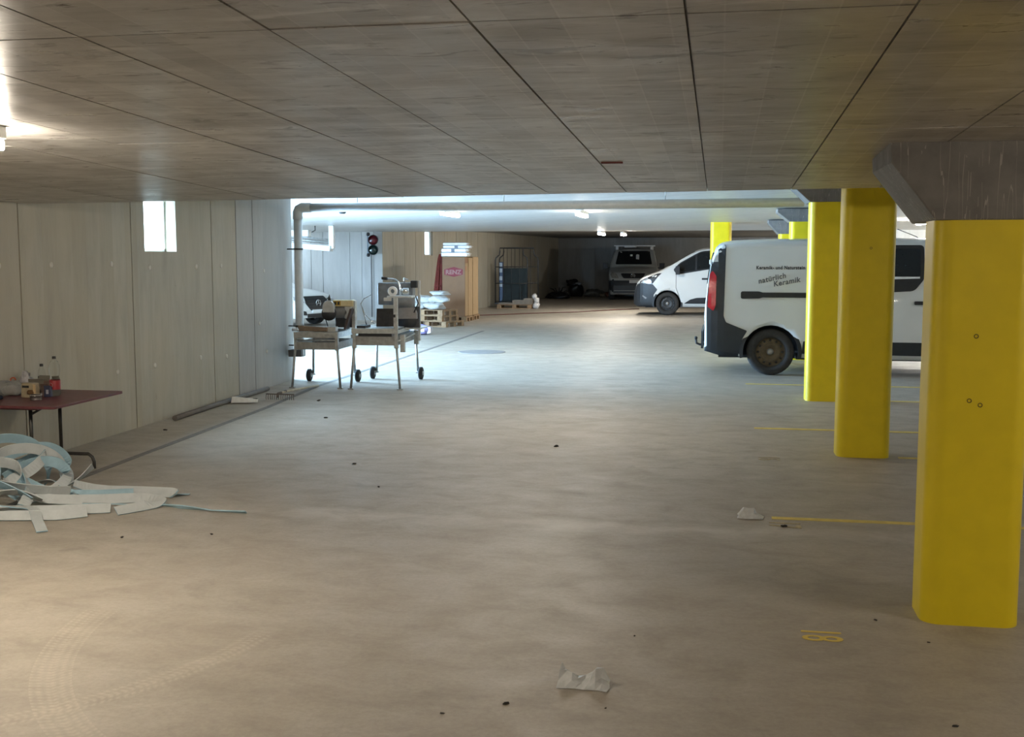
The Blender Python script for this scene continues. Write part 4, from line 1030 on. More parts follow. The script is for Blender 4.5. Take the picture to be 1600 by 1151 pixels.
b = MB(); b.b2(-.02, w + .02, -.03, 0.0, .69, .77); b.b2(-.02, .01, 0, d, .69, .77); b.b2(w - .01, w + .02, 0, d, .69, .77); b.b2(-.02, w + .02, d, d + .03, .69, .77); b.build('top_frame', STEEL, t, bevel=.004)
for x in (.0, w):
    for y in (0, d):
        b = MB(); b.b2(x - .02, x + .02, y - .02, y + .02, .52, .77); b.build('corner_post', STEEL, t)
b = MB(); b.tube([(.02, -.02, .66), (w - .02, -.02, .66)], .008, 6); b.build('front_rod', STEEL, t)
b = MB(); b.box((.24, .20, .80), (.44, .40, .03), (R(2), 0, R(-4))); b.box((.24, .02, .82), (.42, .03, .05), (0, R(3), R(-4))); b.build('work_board', TRAYB, t, bevel=.004)
b = MB(); b.b2(.40, .56, .02, .14, .77, .84); b.build('fence_block', PALEG, t, bevel=.005)
b = MB(); b.tube([(-.03, -.05, .80), (.05, -.05, .80), (.06, -.05, .79)], .02, 8); b.build('clamp_knob', CHROME, t)
b = MB(); b.b2(.40, .70, .42, .56, 1.10, 1.19); b.build('motor_cover', CREAM, t, bevel=.012)
b = MB(); b.b2(.42, .52, .415, .42, 1.115, 1.175); b.build('warning_plate', mat('amber_plate', (0.42, 0.24, 0.02), .5), t)
b = MB(); b.b2(.43, .46, .41, .416, 1.125, 1.165); b.b2(.48, .505, .41, .416, 1.125, 1.165); b.build('plate_print', BLACK, t)
b = MB(); b.lathe([(0, -.0), (.075, .0), (.085, .02), (.085, .24), (.07, .27), (0, .27)], (.33, .50, 1.02), 'X', 20); b.build('motor', MOTOR, t)
b = MB(); b.b2(.57, .67, .43, .57, .93, 1.10); b.build('gear_housing', PALEG, t, bevel=.01)
b = MB(); b.prism([(.375 + .085 * math.cos(R(a)), 1.09 + .10 * math.sin(R(a))) for a in range(15, 181, 15)] + [(.29, 1.02), (.46, 1.02)], 'Y', .30, .37); b.build('blade_guard', PALEG, t, bevel=.01)
b = MB(); b.lathe([(0, -.003), (.105, -.003), (.105, .003), (0, .003)], (.375, .335, 1.01), 'Y', 36); b.build('blade', mat('dark_saw_blade', (0.08, 0.08, 0.085), .4, metal=.7), t)
b = MB(); b.prism([(.36, 1.18), (.385, 1.27), (.41, 1.17)], 'Y', .32, .35); b.build('guard_lug', BLACK, t)
b = MB(); b.b2(.67, .72, .44, .54, .77, 1.18); b.build('column_post', STEEL, t, bevel=.004)
b = MB(); b.b2(.40, .68, .55, .60, .80, 1.0); b.build('splash_tray', mat('dark_splash_rubber', (0.06, 0.06, 0.065), .6), t, bevel=.01)
b = MB(); b.box((.65, .40, .93), (.03, .20, .30), (0, R(18), 0)); b.build('rubber_flap', mat('brown_rubber', (0.07, 0.05, 0.045), .7), t)
b = MB(); b.tube([(.36, .34, 1.22), (.30, .40, 1.18), (.25, .5, 1.0), (.28, .6, .8)], .008, 6); b.build('water_hose', BLACK, t)

t = thing('stone_saw', 'right wet stone saw on wheeled legs with a dark board and bent chrome handle', 'saw', (-4.86, 14.50, 0), R(3.5))
w, d = .58, 1.28
saw_frame(t, w, d, .62, .5, wz=.092)
b = MB(); b.b2(-.01, w + .01, -.01, .0, .60, .72); b.b2(-.01, w + .01, d, d + .01, .60, .72); b.b2(-.01, 0, 0, d, .60, .72); b.b2(w, w + .01, 0, d, .60, .72); b.b2(0, w, 0, d, .60, .61); b.build('water_basin', DUSTY, t)
b = MB(); b.b2(-.03, w + .03, -.04, -.01, .76, .83); b.b2(-.03, 0, -.01, d, .76, .81); b.b2(w, w + .03, -.01, d, .76, .81); b.b2(-.03, w + .03, d, d + .03, .76, .81); b.build('top_frame', STEEL, t, bevel=.004)
b = MB(); b.b2(.06, w - .06, -.02, -.012, .72, .76); b.build('slot', BLACK, t)
for x in (.0, w):
    for y in (0, d):
        b = MB(); b.b2(x - .02, x + .02, y - .02, y + .02, .56, .80); b.b2(x - .026, x + .026, y - .026, y + .026, .565, .60); b.build('corner_post', STEEL, t)
b = MB(); b.box((.30, .35, .82), (.54, .60, .012)); b.build('table_plate', PALEG, t)
b = MB(); b.b2(.02, .14, .05, .35, .82, .86); b.build('rubber_pad', BLACK, t)
b = MB(); b.box((.36, .36, .955), (.275, .02, .25), (R(-7), 0, 0)); b.build('dark_board', mat('dark_brown_board', (0.035, 0.03, 0.028), .7, var=.3), t, bevel=.003)
b = MB(); b.b2(w - .03, w + .025, -.03, .02, .80, 1.25); b.build('front_post', STEEL, t, bevel=.004)
b = MB(); b.b2(w - .03, w + .0, -.034, -.03, .98, 1.02); b.build('post_bolt', BLACK, t)
b = MB(); b.box((w + .05, .10, 1.255), (.34, .24, .025)); b.b2(w - .16, w - .06, -.04, .0, 1.20, 1.245); b.build('top_shelf', PALEG, t, bevel=.004)
b = MB(); b.tube([(w - .18, .05, 1.50), (w - .02, .05, 1.485), (w + .03, .05, 1.45), (w + .055, .05, 1.36), (w + .05, .05, 1.27)], .014, 8); b.build('bent_handle', CHROME, t)
b = MB(); b.tube([(w - .205, .05, 1.505), (w - .13, .05, 1.498)], .02, 8); b.build('handle_grip', BLACK, t)
b = MB(); b.lathe([(.03, -.02), (.06, -.02), (.065, -.01), (.065, .03), (.03, .03)], (w - .05, .02, 1.33), 'Y', 20); b.build('hose_reel', WHITE, t)
b = MB(); b.lathe([(0, 0), (.04, 0), (.045, .01), (.045, .08), (0, .08)], (w + .09, 0.02, 1.33), 'X', 14); b.build('pump_cap', CHROME, t)
b = MB(); b.b2(w - .40, w + .10, .60, .80, 1.12, 1.43); b.build('motor_box', mat('blue_grey_paint', (0.16, 0.175, 0.19), .5, var=.2), t, bevel=.02)
b = MB(); b.lathe([(0, 0), (.085, 0), (.095, .015), (.095, .25), (.08, .27), (0, .27)], (w - .14, .56, 1.16), 'X', 20); b.build('motor', MOTOR, t)
b = MB(); b.prism([(w + .03 + .15 * math.cos(R(a)), .98 + .15 * math.sin(R(a))) for a in range(10, 171, 16)] + [(w - .12, .93), (w + .18, .93)], 'Y', .50, .57); b.build('blade_guard', mat('mauve_grey_guard', (0.25, 0.225, 0.215), .5), t, bevel=.01)
b = MB(); b.lathe([(0, -.003), (.14, -.003), (.14, .003), (0, .003)], (w + .03, .535, .92), 'Y', 36); b.build('blade', mat('dark_saw_blade', (0, 0, 0)), t)
b = MB(); b.b2(w - .14, w + .20, .58, .64, .78, 1.10); b.build('splash_tray', mat('dark_splash_rubber', (0, 0, 0)), t, bevel=.01)
b = MB(); b.tube([(w - .02, .62, 1.42), (w - .02, .62, 1.50)], .012, 8); b.tube([(w - .02, .62, 1.49), (w + .04, .62, 1.47)], .008, 6); b.build('bracket_knob', CHROME, t)
b = MB(); b.b2(w + .08, w + .17, .55, .65, 1.36, 1.46); b.build('switch_box', BLACK, t, bevel=.01)
b = MB(); b.b2(w + .17, w + .20, .62, .67, .62, 1.46); b.build('rear_post', PALEG, t, bevel=.004)
b = MB(); b.tube([(w + .10, .58, 1.2), (w + .16, .52, 1.25), (w + .2, .5, 1.15), (w + .14, .5, 1.02)], .01, 6); b.build('cable', BLACK, t)
b = MB(); b.box((w + .05, .75, .80), (.36, .60, .02), (0, R(2), 0)); b.build('side_table', PALEG, t, bevel=.004)
b = MB(); b.b2(w + .03, w + .09, .1, .16, .50, .74); b.build('side_bracket', STEEL, t)
b = MB(); b.b2(w + .03, w + .09, 1.0, 1.06, .54, .74); b.build('side_bracket', STEEL, t)
b = MB(); b.tube([(w + .03, 0, .66), (w + .04, .6, .68), (w + .04, 1.26, .70)], .013, 6); b.build('side_rail', PALEG, t)
b = MB(); b.tube([(.10, .3, .83), (.06, .3, 1.0), (.02, .3, 1.15), (.06, .3, 1.22), (.16, .3, 1.27)], .008, 6); b.tube([(.02, .3, 1.15), (.08, .3, 1.0), (.18, .3, .90), (.2, .3, .87)], .007, 6); b.build('stop_rod', CHROME, t)

# ------------------------------------------------------------------ signal, gate gear
t = thing('signal_lamp', 'two lens traffic signal high on the concrete wall end, red over green', 'signal', (-9.52, 29.93, 0), R(20))
b = MB(); b.b2(-.10, -.06, -.02, .04, 1.82, 2.42); b.build('back_bar', mat('blue_grey_bar', (0.22, 0.26, 0.30), .4), t)
for z, nm, c in ((2.24, 'red_lens', (0.10, 0.008, 0.012)), (1.97, 'green_lens', (0.006, 0.02, 0.016))):
    b = MB(); b.lathe([(0, .09), (.08, .09), (.13, .04), (.14, .0), (.14, -.05), (.125, -.05)], (.06, 0, z), 'Y', 22); h_ = b.build('lamp_housing', BLACK, t)
    b = MB(); b.lathe([(0, -.03), (.08, -.022), (.125, .0)], (.06, 0, z), 'Y', 22); b.build(nm, mat(nm + '_glass', c, .12, coat=.5), h_)
    b = MB(); b.add([(.06 + r * math.cos(R(a)), y, z + r * math.sin(R(a))) for a in range(0, 181, 15) for r, y in ((.14, -.04), (.145, -.17), (.138, -.17), (.133, -.04))],
                    [(i * 4 + k, i * 4 + (k + 1) % 4, i * 4 + 4 + (k + 1) % 4, i * 4 + 4 + k) for i in range(12) for k in range(4)]); b.build('visor', BLACK, h_)
for z in (2.40, 1.83):
    b = MB(); b.blob((-.07, 0, z), (.10, .10, .10), amp=.03); b.build('mount', BLACK, t)
b = MB(); b.tube([(.02, .30, 1.85), (.02, .30, 1.0), (.02, .31, 0.1)], .014, 6); b.build('conduit', mat('dark_conduit', (.12, .12, .125), .5), t)
t = thing('gate_drive', 'white gate motor and rail hanging from the slab behind the drain pipe', 'gate motor', (-9.25, 26.0, 0))
b = MB(); b.tube([(-1.9, 0, 2.29), (0, 0, 2.12)], .035, 8); b.tube([(-1.9, .12, 2.36), (0, .1, 2.19)], .02, 8); b.build('rail', STEEL, t)
b = MB(); b.box((-1.0, 0, 2.06), (2.0, .28, .13), (0, R(4.5), 0)); b.build('door_leaf_edge', WHITE, t, bevel=.01)
b = MB(); b.b2(-.06, .06, -.06, .06, 1.98, 2.53); b.build('hanger', WHITE, t, bevel=.01)
b = MB(); b.box((-.80, -.02, 2.35), (.50, .22, .16)); b.build('motor_box', WHITE, t, bevel=.02)
b = MB(); b.tube([(-.5, 0, 2.38), (-.42, 0, 2.42), (-.42, 0, 2.53)], .012, 6); b.build('cable', BLACK, t)
b = MB(); b.tube([(-1.9, -.05, 2.25), (-.6, -.05, 2.05), (-.5, -.05, 2.0)], .015, 6); b.build('chain', BLACK, t)
t = thing('smoke_sensor', 'small dark sensor on the pale slab behind the drain pipe', 'sensor', (-6.9, 20.0, zB(20)))
b = MB(); b.lathe([(0, -.05), (.05, -.05), (.07, -.02), (.075, 0), (0, 0)], n=18); b.build('sensor_body', BLACK, t)

# ------------------------------------------------------------------ pallets, sacks, cartons
def pallet(t, w=1.2, d=.8, z=0.0, m=WOOD):
    for k in range(5):
        b = MB(); y = -d / 2 + d * (k + .5) / 5; b.box((0, y, z + .134), (w, d / 5 - .025, .02)); b.build('deck_board', m, t)
    for k in (-1, 0, 1):
        b = MB(); b.box((k * (w / 2 - .07), 0, z + .112), (.14, d, .022)); b.build('cross_board', m, t)
        b = MB(); b.box((0, k * (d / 2 - .05), z + .011), (w, .10, .022)); b.build('skid_board', m, t)
        for q in (-1, 0, 1):
            b = MB(); b.box((q * (w / 2 - .07), k * (d / 2 - .05), z + .062), (.14, .10, .08)); b.build('block', m, t)
PC = (-7.35, 28.2, 0); PA = R(-22)
for i, (z, lb) in enumerate(((0, 'lower wooden pallet of the stack beside the tall carton, standing on the floor'), (.146, 'second wooden pallet of the stack beside the tall carton'), (.292, 'top wooden pallet of the stack, carrying the white sacks'))):
    o = thing('pallet', lb, 'pallet', (PC[0] + (0.12 if i == 0 else -.02 * i), PC[1], z), PA + R(3 * i), 'wooden pallets stacked beside the tall carton')
    if i == 0: pallet(o); P0 = o
    else:
        for ch in P0.children: copy_tree(ch, o)
SACK = mat('white_woven_sack', (0.50, 0.49, 0.46), .7, var=.12, scale=10, bump=.2)
for i, (x, y, z, a, lb) in enumerate([(-.38, -.15, .438, 5, 'white sack lying on the top pallet, front left, under another'), (.22, -.16, .438, -6, 'white sack lying on the top pallet, front right, under another'), (-.2, .2, .438, 20, 'white sack lying at the back of the top pallet'), (-.22, -.10, .60, 8, 'white sack on top of the pallet heap, left'), (.26, -.05, .60, -12, 'white sack on top of the pallet heap, right, nearest the carton'), (.2, .1, .76, 10, 'topmost grey white sack lying over the others on the pallet')]):
    c, s_ = math.cos(PA), math.sin(PA)
    b = MB(); b.blob((0, 0, .085), (.60 if i < 5 else .5, .38, .18 if i < 5 else .12), seed=20 + i, amp=.13, n=18, m=9, flat=.1)
    tag(b.build('sack', SACK, loc=(PC[0] + x * c - y * s_, PC[1] + x * s_ + y * c, z), rot=(0, 0, PA + R(a))), lb, 'sack', 'white sacks on the pallet stack')
t = thing('salt_sack', 'purple and white plastic sack lying on the floor before the pallets', 'sack', (-6.85, 24.95, 0), R(3))
b = MB(); b.blob((0, 0, .115), (.62, .40, .25), seed=3, amp=.035, n=20, m=10, flat=.15); b.build('sack_body', mat('purple_print_film', (0.30, 0.26, 0.50), .4, var=.3, scale=14), t)
b = MB(); b.box((-.05, -.205, .12), (.10, .01, .12), (R(-8), R(10), 0)); b.build('white_print', WHITE, t)
b = MB(); b.box((.17, -.195, .13), (.08, .01, .10), (R(-8), 0, R(10))); b.build('white_print', WHITE, t)
b = MB(); b.prism([(-.34, .05), (-.26, .03), (-.26, .20), (-.34, .17)], 'Y', -.12, .12); b.build('sealed_end', mat('pale_film', (.55, .54, .6), .4), t)
b = MB(); b.prism([(.34, .05), (.26, .03), (.26, .20), (.34, .17)], 'Y', -.12, .12); b.build('sealed_end', mat('pale_film', (.55, .54, .6), .4), t)

BXX, BXY = -7.18, 30.0
t = thing('small_pallet', 'low wooden pallet under the front tall carton with the red emblem', 'pallet', (BXX, BXY + .40, 0)); pallet(t, .70, .80)
t2 = thing('small_pallet', 'low wooden pallet under the rear tall carton', 'pallet', (BXX, BXY + 1.30, 0))
for ch in t.children: copy_tree(ch, t2)
t = thing('tall_carton', 'tall brown carton with a dark red six sided emblem standing on a pallet', 'carton', (BXX, BXY, .146))
b = MB(); b.b2(-.33, .31, 0, .36, 0, 1.62); b.build('carton_body', CARD, t, bevel=.008)
b = MB(); b.b2(.312, .316, .01, .355, .02, 1.46); b.build('lit_side_flap', CARD_LIT, t)  # carton side, painted lighter as if lit by the lamp
b = MB(); b.b2(-.31, .30, .01, .35, 1.62, 1.625); b.build('top_flap', CARD_LIT, t)
b = MB(); b.prism([(-.27, 1.15), (0, 1.09), (.25, 1.15), (.25, 1.29), (0, 1.36), (-.27, 1.29)], 'Y', -.004, 0.004); lab(b.build('emblem', mat('dark_red_print', (0.20, 0.010, 0.018), .6), t), 'dark red emblem with cut out pale letters')
text_mesh('lettering', 'RENZ', .165, mat('pale_red_lettering', (0.34, 0.17, 0.14), .6), t, (-.235, -.006, 1.163), M_XZ, .001, bold=.006, xs=1.05)
b = MB(); b.prism([(.07, 1.30), (.09, 1.25), (.12, 1.27), (.11, 1.38), (.06, 1.37)], 'X', .3155, .319); b.build('red_mark', mat('red_mark_print', (0.45, 0.05, 0.03), .6), t)
t = thing('tall_carton', 'tall brown carton standing directly behind the emblem carton', 'carton', (BXX, BXY + .40, .146))
b = MB(); b.b2(-.33, .32, 0, .50, 0, 1.60); b.build('carton_body', CARD_LIT, t, bevel=.008)
b = MB(); b.b2(.322, .325, .02, .48, 1.36, 1.58); b.b2(-.31, .30, .02, .48, 1.60, 1.604); b.build('lid_flap', CARD_LIT, t)
t = thing('tall_carton', 'rearmost brown carton of the row behind the emblem carton', 'carton', (BXX, BXY + .96, .146))
b = MB(); b.b2(-.33, .32, 0, .70, 0, 1.63); b.build('carton_body', CARD_LIT, t, bevel=.008)
b = MB(); b.b2(-.31, .30, .02, .68, 1.63, 1.634); b.b2(.322, .325, .02, .68, 1.40, 1.61); b.build('lid_flap', CARD_LIT, t)
PACK = mat('white_shrink_wrap', (0.70, 0.70, 0.70), .3, var=.08, scale=8, coat=.3)
for i, (x, z, w_, h_, dy, lb) in enumerate([(.0, 0, .74, .11, 0, 'lowest white wrapped bundle on the emblem carton'), (-.02, .115, .70, .10, .01, 'second white wrapped bundle on the emblem carton'), (.05, .22, .74, .08, 0, 'third white wrapped bundle on the emblem carton, its end jutting out right'), (.0, .305, .66, .07, .02, 'topmost white wrapped bundle on the emblem carton')]):
    t = thing('wrapped_bundle', lb, 'bundle', (BXX + x, BXY + .24 + dy, 1.786 + z), R(2 * i - 3), 'white wrapped bundles on the tall carton')
    b = MB(); b.box((0, 0, h_ / 2 + .004), (w_, .36, h_)); b.build('bundle_body', PACK, t, bevel=.02)
    b = MB(); b.box((w_ / 2 + .02, 0, h_ * .7), (.05, .30, .012)); b.build('wrap_end', PACK, t)
    if i in (1, 2):
        b = MB(); b.box((-.02 if i == 1 else .0, -.185, h_ / 2), (.09, .01, h_ * .9)); b.build('dark_tape', mat('dark_tape', (.09, .10, .13), .4), t)
REDC = mat('dark_red_parasol_cloth', (0.20, 0.035, 0.025), .8, var=.25, scale=8)
for i, (x, a, h_, lb) in enumerate([(-7.96, 3, 1.86, 'folded red parasol leaning at the left of the emblem carton, outer one'), (-7.72, -2, 1.70, 'folded red parasol leaning between the outer parasol and the emblem carton')]):
    t = thing('folded_parasol', lb, 'parasol', (x, 31.1 + .2 * i, 0), rot=(R(-3), R(a), 0), group='red folded parasols')
    b = MB(); n = 14; prof = [(.03, h_), (.055, h_ * .93), (.075, h_ * .75), (.10, h_ * .5), (.095, h_ * .35), (.06, h_ * .28)]; vs = []; fs = []
    for r, z in prof:
        for j in range(n):
            q = r * (1.0 + (.28 if j % 2 else -.28)); vs.append((q * math.cos(2 * PI * j / n), q * math.sin(2 * PI * j / n), z))
    for k in range(len(prof) - 1):
        for j in range(n): fs.append((k * n + j, k * n + (j + 1) % n, (k + 1) * n + (j + 1) % n, (k + 1) * n + j))
    b.add(vs, fs); b.build('canopy', REDC, t)
    b = MB(); b.tube([(0, 0, .0), (0, 0, h_ + .04)], .016, 8); b.build('pole', mat('pale_pole', (.35, .3, .24), .5), t)
    b = MB(); b.lathe([(.105, h_ * .5), (.11, h_ * .5 + .03), (.105, h_ * .5 + .05)], n=14); b.build('strap', REDC, t)

# ------------------------------------------------------------------ roll container and low goods before it
t = thing('roll_container', 'dark wire roll container with wrapped glass inside by the far left wall', 'trolley', (-7.02, 39.3, 0))
IRON = mat('dark_wire_steel', (0.045, 0.045, 0.045), .45, metal=.4)
def bay(xa, xb, y, nv, name, z0=.17, zh=2.08):
    w_ = xb - xa; b = MB()
    b.tube([(xa, y, z0), (xa, y, zh - .42), (xa + .02, y, zh - .34), (xa + .14, y, zh - .24), (xa + .16, y, zh - .12), (xa + .16, y, zh), (xb - .16, y, zh), (xb - .16, y, zh - .12), (xb - .14, y, zh - .24), (xb - .02, y, zh - .34), (xb, y, zh - .42), (xb, y, z0)], .022, 8)
    o = b.build(name, IRON, t)
    for k in range(1, nv + 1):
        x = xa + w_ * k / (nv + 1); b = MB(); b.tube([(x, y, z0), (x, y, zh)], .010, 6); b.build('upright_rod', IRON, o)
    for z in (.22, .85, 1.42):
        b = MB(); b.tube([(xa, y, z), (xb, y, z)], .015, 6); b.build('cross_rod', IRON, o)
    return o
bay(-.72, .68, .0, 4, 'rear_frame'); bay(-.74, .40, -.62, 3, 'front_frame')
for x, y0, y1 in ((-.73, -.62, 0), (.54, -.5, 0)):
    for z in (.85, 1.42):
        b = MB(); b.tube([(x, y0, z), (x, y1, z)], .011, 6); b.build('side_rod', IRON, t)
b = MB(); b.b2(-.76, .66, -.66, .03, .12, .17); b.build('base_tray', IRON, t, bevel=.01)
for x in (-.66, .56):
    for y in (-.58, -.05):
        b = MB(); b.lathe([(0, -.02), (.055, -.02), (.06, 0), (.055, .02), (0, .02)], axis='X', n=14); b.build('castor', RUBBER, t, loc=(x, y, .062))
BG = mat('blue_grey_wrapped_glass', (0.030, 0.040, 0.042), .6, var=.2, scale=5, spec=.12)
for i, (x, y, w_, h_, lb) in enumerate([(-.14, -.22, .92, 1.2, 'tall blue grey wrapped glass sheet inside the roll container'), (-.22, -.36, .70, .62, 'low blue grey wrapped glass sheet inside the roll container')]):
    b = MB(); b.box((0, 0, h_ / 2), (w_, .05, h_)); tag(b.build('glass_sheet', BG, loc=(-7.02 + x, 39.3 + y, .175), rot=(R(-3), 0, 0), bevel=.008), lb, 'glass sheet', 'glass sheets in the roll container')
t = thing('wrapped_roll', 'upright blue and white wrapped roll at the left of the roll container', 'roll', (-7.56, 38.98, .175))
b = MB(); b.b2(-.11, .02, -.06, .06, 0, 1.42); b.build('wrapped_roll', mat('dark_blue_wrap', (.02, .04, .10), .4), t, bevel=.02)
for z in (.55, .78, 1.05, 1.25):
    b = MB(); b.b2(-.10, .0, -.066, -.055, z, z + .14); b.build('white_label', mat('pale_blue_label', (.42, .48, .54), .5), t)
t = thing('low_pallet', 'low pallet with flat boxes lying before the roll container', 'pallet', (-6.95, 38.2, 0)); pallet(t, 1.2, .6)
FLATB = mat('grey_brown_flat_box', (.22, .19, .15), .7, var=.15)
for i, (x, w_, h_, z, lb) in enumerate([(-.32, .5, .05, .146, 'flat grey carton on the low pallet, left'), (.12, .40, .14, .146, 'grey brown carton on the low pallet, middle'), (.47, .32, .20, .146, 'brown carton on the low pallet, right, largest')]):
    t = thing('flat_box', lb, 'carton', (-6.95 + x, 38.2, z)); b = MB(); b.box((0, 0, h_ / 2), (w_, .45, h_)); b.build('carton_body', FLATB, t, bevel=.006)
    b = MB(); b.box((0, -.02, h_ + .002), (w_ * .9, .3, .004)); b.build('lid', mat('pale_lid', (.34, .31, .27), .6), t)
t = thing('foil_bundle', 'small white lumpy foil bundle at the right end of the low pallet', 'bundle', (-6.22, 38.1, 0))
for k, (x, z, r) in enumerate(((0, .11, .11), (.03, .28, .09), (-.05, .42, .08))):
    b = MB(); b.blob((x, 0, z), (r * 2, r * 2, r * 2.1), seed=k, amp=.15); b.build('foil_lump', PACK, t)

# ------------------------------------------------------------------ things along the back wall
BAGM = mat('black_bin_bag', (0.012, 0.012, 0.013), .35, var=.3)
t = thing('rubbish_bag', 'black rubbish bag heap with grey top before the dark back wall', 'bag', (-6.35, 50.0, 0))
b = MB(); b.blob((0, 0, .28), (.62, .6, .62), seed=5, amp=.15, n=18, m=10, flat=.1); b.build('bag_body', BAGM, t)
b = MB(); b.blob((-.14, -.05, .60), (.5, .4, .28), seed=8, amp=.25, n=14); b.build('bag_neck', BAGM, t)
b = MB(); b.blob((.16, -.24, .58), (.28, .15, .14), seed=1, amp=.2); lab(b.build('grey_film', mat('grey_film', (.2, .2, .2), .5), t), 'grey film scrap on the bag')
t = thing('film_heap', 'pale crumpled film lying right of the black rubbish bag', 'film', (-5.58, 50.0, 0))
b = MB(); b.blob((0, 0, .14), (.72, .5, .34), seed=6, amp=.2, n=18, m=9, flat=.2); b.build('crumpled_film', mat('greyish_film', (.12, .125, .12), .4, var=.3), t)
for i, (x, w_, h_, c, lb) in enumerate([(-5.12, .3, .14, (.26, .22, .17), 'tan scrap lying by the back wall left of the grey van'), (-4.9, .2, .2, (.24, .10, .07), 'reddish scrap lying by the back wall left of the grey van'), (-4.78, .12, .1, (.5, .46, .4), 'pale board scrap by the back wall next to the grey van')]):
    b = MB(); b.blob((0, 0, h_ / 2), (w_, .35, h_), seed=40 + i, amp=.2, flat=.2); tag(b.build('scrap', mat('scrap_%s' % lb[:4].strip(), c, .7, var=.3), loc=(x, 49.8, 0)), lb, 'scrap')
t = thing('dark_heap', 'dark heap of twigs and bags in the far left corner', 'heap', (-6.75, 47.4, 0))
b = MB()
b.blob((0, 0, .1), (.9, .7, .3), seed=3, amp=.25, n=16, flat=.2); b.build('heap_base', BAGM, t)
for k in range(9):
    a = R(40 * k); b = MB(); b.tube([(0, 0, .1), (.25 * math.cos(a), .2 * math.sin(a), .25 + .03 * k), (.42 * math.cos(a), .3 * math.sin(a), .34 + .02 * k)], [.03, .025, .01], 5); b.build('twig', mat('dark_twig', (.03, .027, .024), .8), t)
t = thing('red_hose', 'thin reddish hose crossing the far floor to the delivery van', 'hose', (0, 0, 0))
b = MB(); b.tube([(-7.4, 33.0, .015), (-7.16, 33.28, .015), (-6.4, 34.0, .015), (-5.82, 34.69, .015), (-4.53, 35.75, .015), (-3.5, 37.4, .015), (-2.7, 38.3, .015)], .016, 6); b.build('hose_line', mat('dull_red_hose', (.12, .045, .035), .6), t)
b = MB(); b.tube([(-7.4, 33.0, .015), (-7.55, 32.85, .03)], .024, 8); b.build('coupling', STEEL, t)

# ------------------------------------------------------------------ small things on the near floor
t = thing('garden_rake', 'iron rake lying teeth down by the left wall end', 'rake', (-5.41, 13.2, 0), R(0))
b = MB(); b.tube([(-.185, 0, .075), (.185, 0, .075)], .008, 6); hd = b.build('rake_head', mat('rusty_iron', (.12, .10, .085), .6, var=.3), t)
for k in range(14):
    x = -.182 + .364 * k / 13; b = MB(); b.tube([(x, 0, .075), (x, -.012, .03), (x, -.004, .004)], [.005, .005, .003], 5); b.build('tooth', mat('rusty_iron', (0, 0, 0)), hd)
b = MB(); b.tube([(-.03, -.01, .03), (-.03, 0, .08), (-.02, .25, .085)], [.012, .016, .018], 6); b.build('socket', mat('rusty_iron', (0, 0, 0)), t)
b = MB(); b.tube([(-.02, .10, .085), (-.02, .5, .07), (-.03, 1.45, .02)], .015, 8); b.build('handle', mat('pale_rake_wood', (.50, .46, .36), .7, var=.15), t)
t = thing('folded_sheet', 'white folded sheet lying near the left wall before the rake', 'sheet', (-5.72, 12.85, 0), R(4))
b = MB(); b.add([(-.15, -.05, .085), (.15, -.02, .055), (.15, -.06, .02), (-.15, -.09, .012), (-.15, .04, .075), (.15, .04, .05), (.15, .03, .008), (-.15, .05, .004)], [(0, 1, 2, 3), (0, 4, 5, 1), (4, 7, 6, 5), (1, 5, 6, 2), (3, 2, 6, 7)]); b.build('white_face', mat('white_card', (.72, .72, .70), .6), t)
b = MB(); b.add([(-.151, -.05, .085), (-.151, -.09, .012), (-.151, .05, .004), (-.151, .04, .075)], [(0, 1, 2, 3)]); b.b2(.10, .15, -.01, .02, .05, .062); b.build('dark_end', BLACK, t)
FILM = mat('clear_crinkled_film', (0.80, 0.82, 0.82), .15, trans=.35, ior=1.1, var=.1, scale=30, coat=.4)
def film(name, label, loc, heights, lx, ly, seed, rz=0):
    rnd = random.Random(seed); nx, ny = len(heights[0]), len(heights); b = MB(); vs = []
    for j in range(ny):
        for i in range(nx):
            vs.append((lx * (i / (nx - 1) - .5) + rnd.uniform(-.35, .35) * lx / nx, ly * (j / (ny - 1) - .5) + rnd.uniform(-.3, .3) * ly / ny, max(.004, heights[j][i] * (1 + rnd.uniform(-.25, .25)))))
    fs = []
    for j in range(ny - 1):
        for i in range(nx - 1):
            q = j * nx + i; fs += [(q, q + 1, q + nx + 1), (q, q + nx + 1, q + nx)]
    b.add(vs, fs); o = b.build(name, FILM, loc=loc, rot=(0, 0, rz))
    m = o.modifiers.new('thick', 'SOLIDIFY'); m.thickness = .0015
    s = o.modifiers.new('fine', 'SUBSURF'); s.levels = 1; s.render_levels = 1; s.subdivision_type = 'SIMPLE'
    return tag(o, label, 'plastic bag')
film('plastic_bag', 'crumpled clear plastic bag on the bare floor nearest the camera', (-.535, 4.55, 0), [[.004, .004, .004, .004, .004, .004, .004, .004, .004], [.02, .03, .025, .022, .02, .025, .03, .02, .004], [.05, .055, .045, .036, .03, .05, .06, .045, .01], [.065, .055, .045, .035, .028, .05, .065, .055, .008], [.02, .03, .02, .016, .014, .02, .03, .02, .004]], .21, .13, 3)
film('plastic_bag', 'small whitish plastic bag lying by the end of a yellow bay line', (.235, 7.80, 0), [[.004, .004, .004, .004, .004, .004], [.01, .035, .04, .03, .02, .006], [.015, .06, .07, .06, .03, .008], [.01, .05, .055, .045, .02, .006], [.004, .008, .01, .01, .006, .004]], .17, .14, 8)
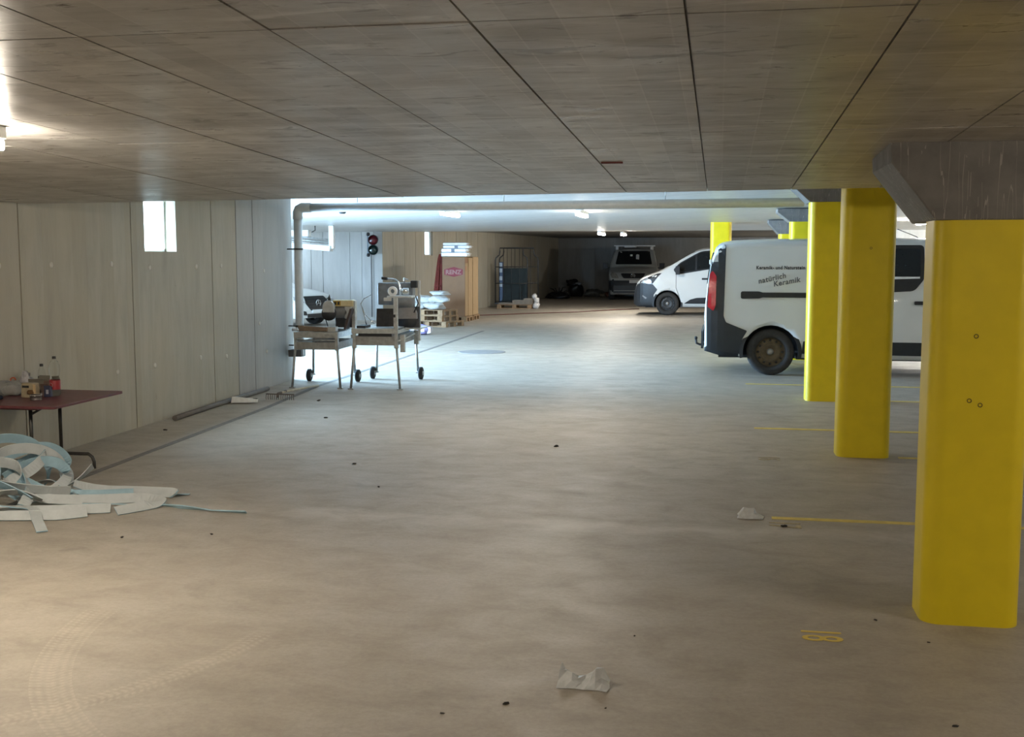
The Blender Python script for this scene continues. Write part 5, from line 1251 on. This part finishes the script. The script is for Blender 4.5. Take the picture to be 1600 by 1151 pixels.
GRITL = ['dark crumb nearest the bottom edge of the photo, left of the clear bag', 'largest dark crumb left of the nearest clear plastic bag', 'dark crumb beyond the nearest clear bag in the middle of the floor', 'dark crumb just left of the nearest yellow column foot', 'dark crumb between the painted 18 and the nearest column', 'dark crumb near the lower right corner of the floor', 'tiny crumb just right of the nearest clear bag', 'dark crumb in front of the foam strip heap, left one', 'dark crumb in front of the foam strip heap, right one', 'dark clod at the foot of the left wall between table and strip', 'dark clod on the lane to the right of the floor channel', 'dark clod before the left stone saw legs', 'dark crumb in the mid floor left of centre, nearer one', 'dark crumb in the mid floor left of centre, farther one', 'thin dark chip beside the painted 17 of the bay line', 'dark clod alone in the middle of the lane floor']
CH = mat('dark_grit', (.035, .03, .026), .8, var=.3)
for i, (x, y, s_) in enumerate([(-1.05, 4.15, .012), (-.82, 4.29, .018), (-.37, 5.2, .010), (.79, 5.65, .014), (.99, 5.36, .010), (.92, 4.39, .016), (-.42, 4.32, .008), (-3.75, 6.48, .02), (-3.22, 6.66, .018), (-5.64, 10.66, .03), (-4.3, 11.8, .03), (-4.9, 13.2, .04), (-2.6, 8.3, .02), (-3.1, 9.2, .025), (.45, 7.55, .03), (-1.5, 10.4, .04)]):
    b = MB(); b.blob((0, 0, s_ * .2), (s_ * 1.6, s_ * .8, s_ * .5), seed=i, amp=.2, n=7, m=5, flat=.3)
    tag(b.build('grit_crumb', CH, loc=(x, y, 0), rot=(0, 0, i * .7)), GRITL[i], 'grit', 'dark grit crumbs on the floor')

# ------------------------------------------------------------------ services on the pale core wall at the right
t = thing('junction_box', 'grey junction box with conduit on the pale wall above the lettered van', 'junction box', (5.95, 32.97, 2.34))
b = MB(); b.b2(-.14, .14, -.12, 0, -.14, .14); b.build('box_body', mat('mid_grey_box', (.28, .28, .28), .5), t, bevel=.01)
b = MB(); b.tube([(-1.2, -.05, .22), (1.8, -.05, .20)], .03, 8); b.build('conduit_run', PIPE, t)
b = MB(); b.tube([(0, -.05, .13), (0, -.05, .22)], .02, 8); b.build('conduit_drop', PIPE, t)
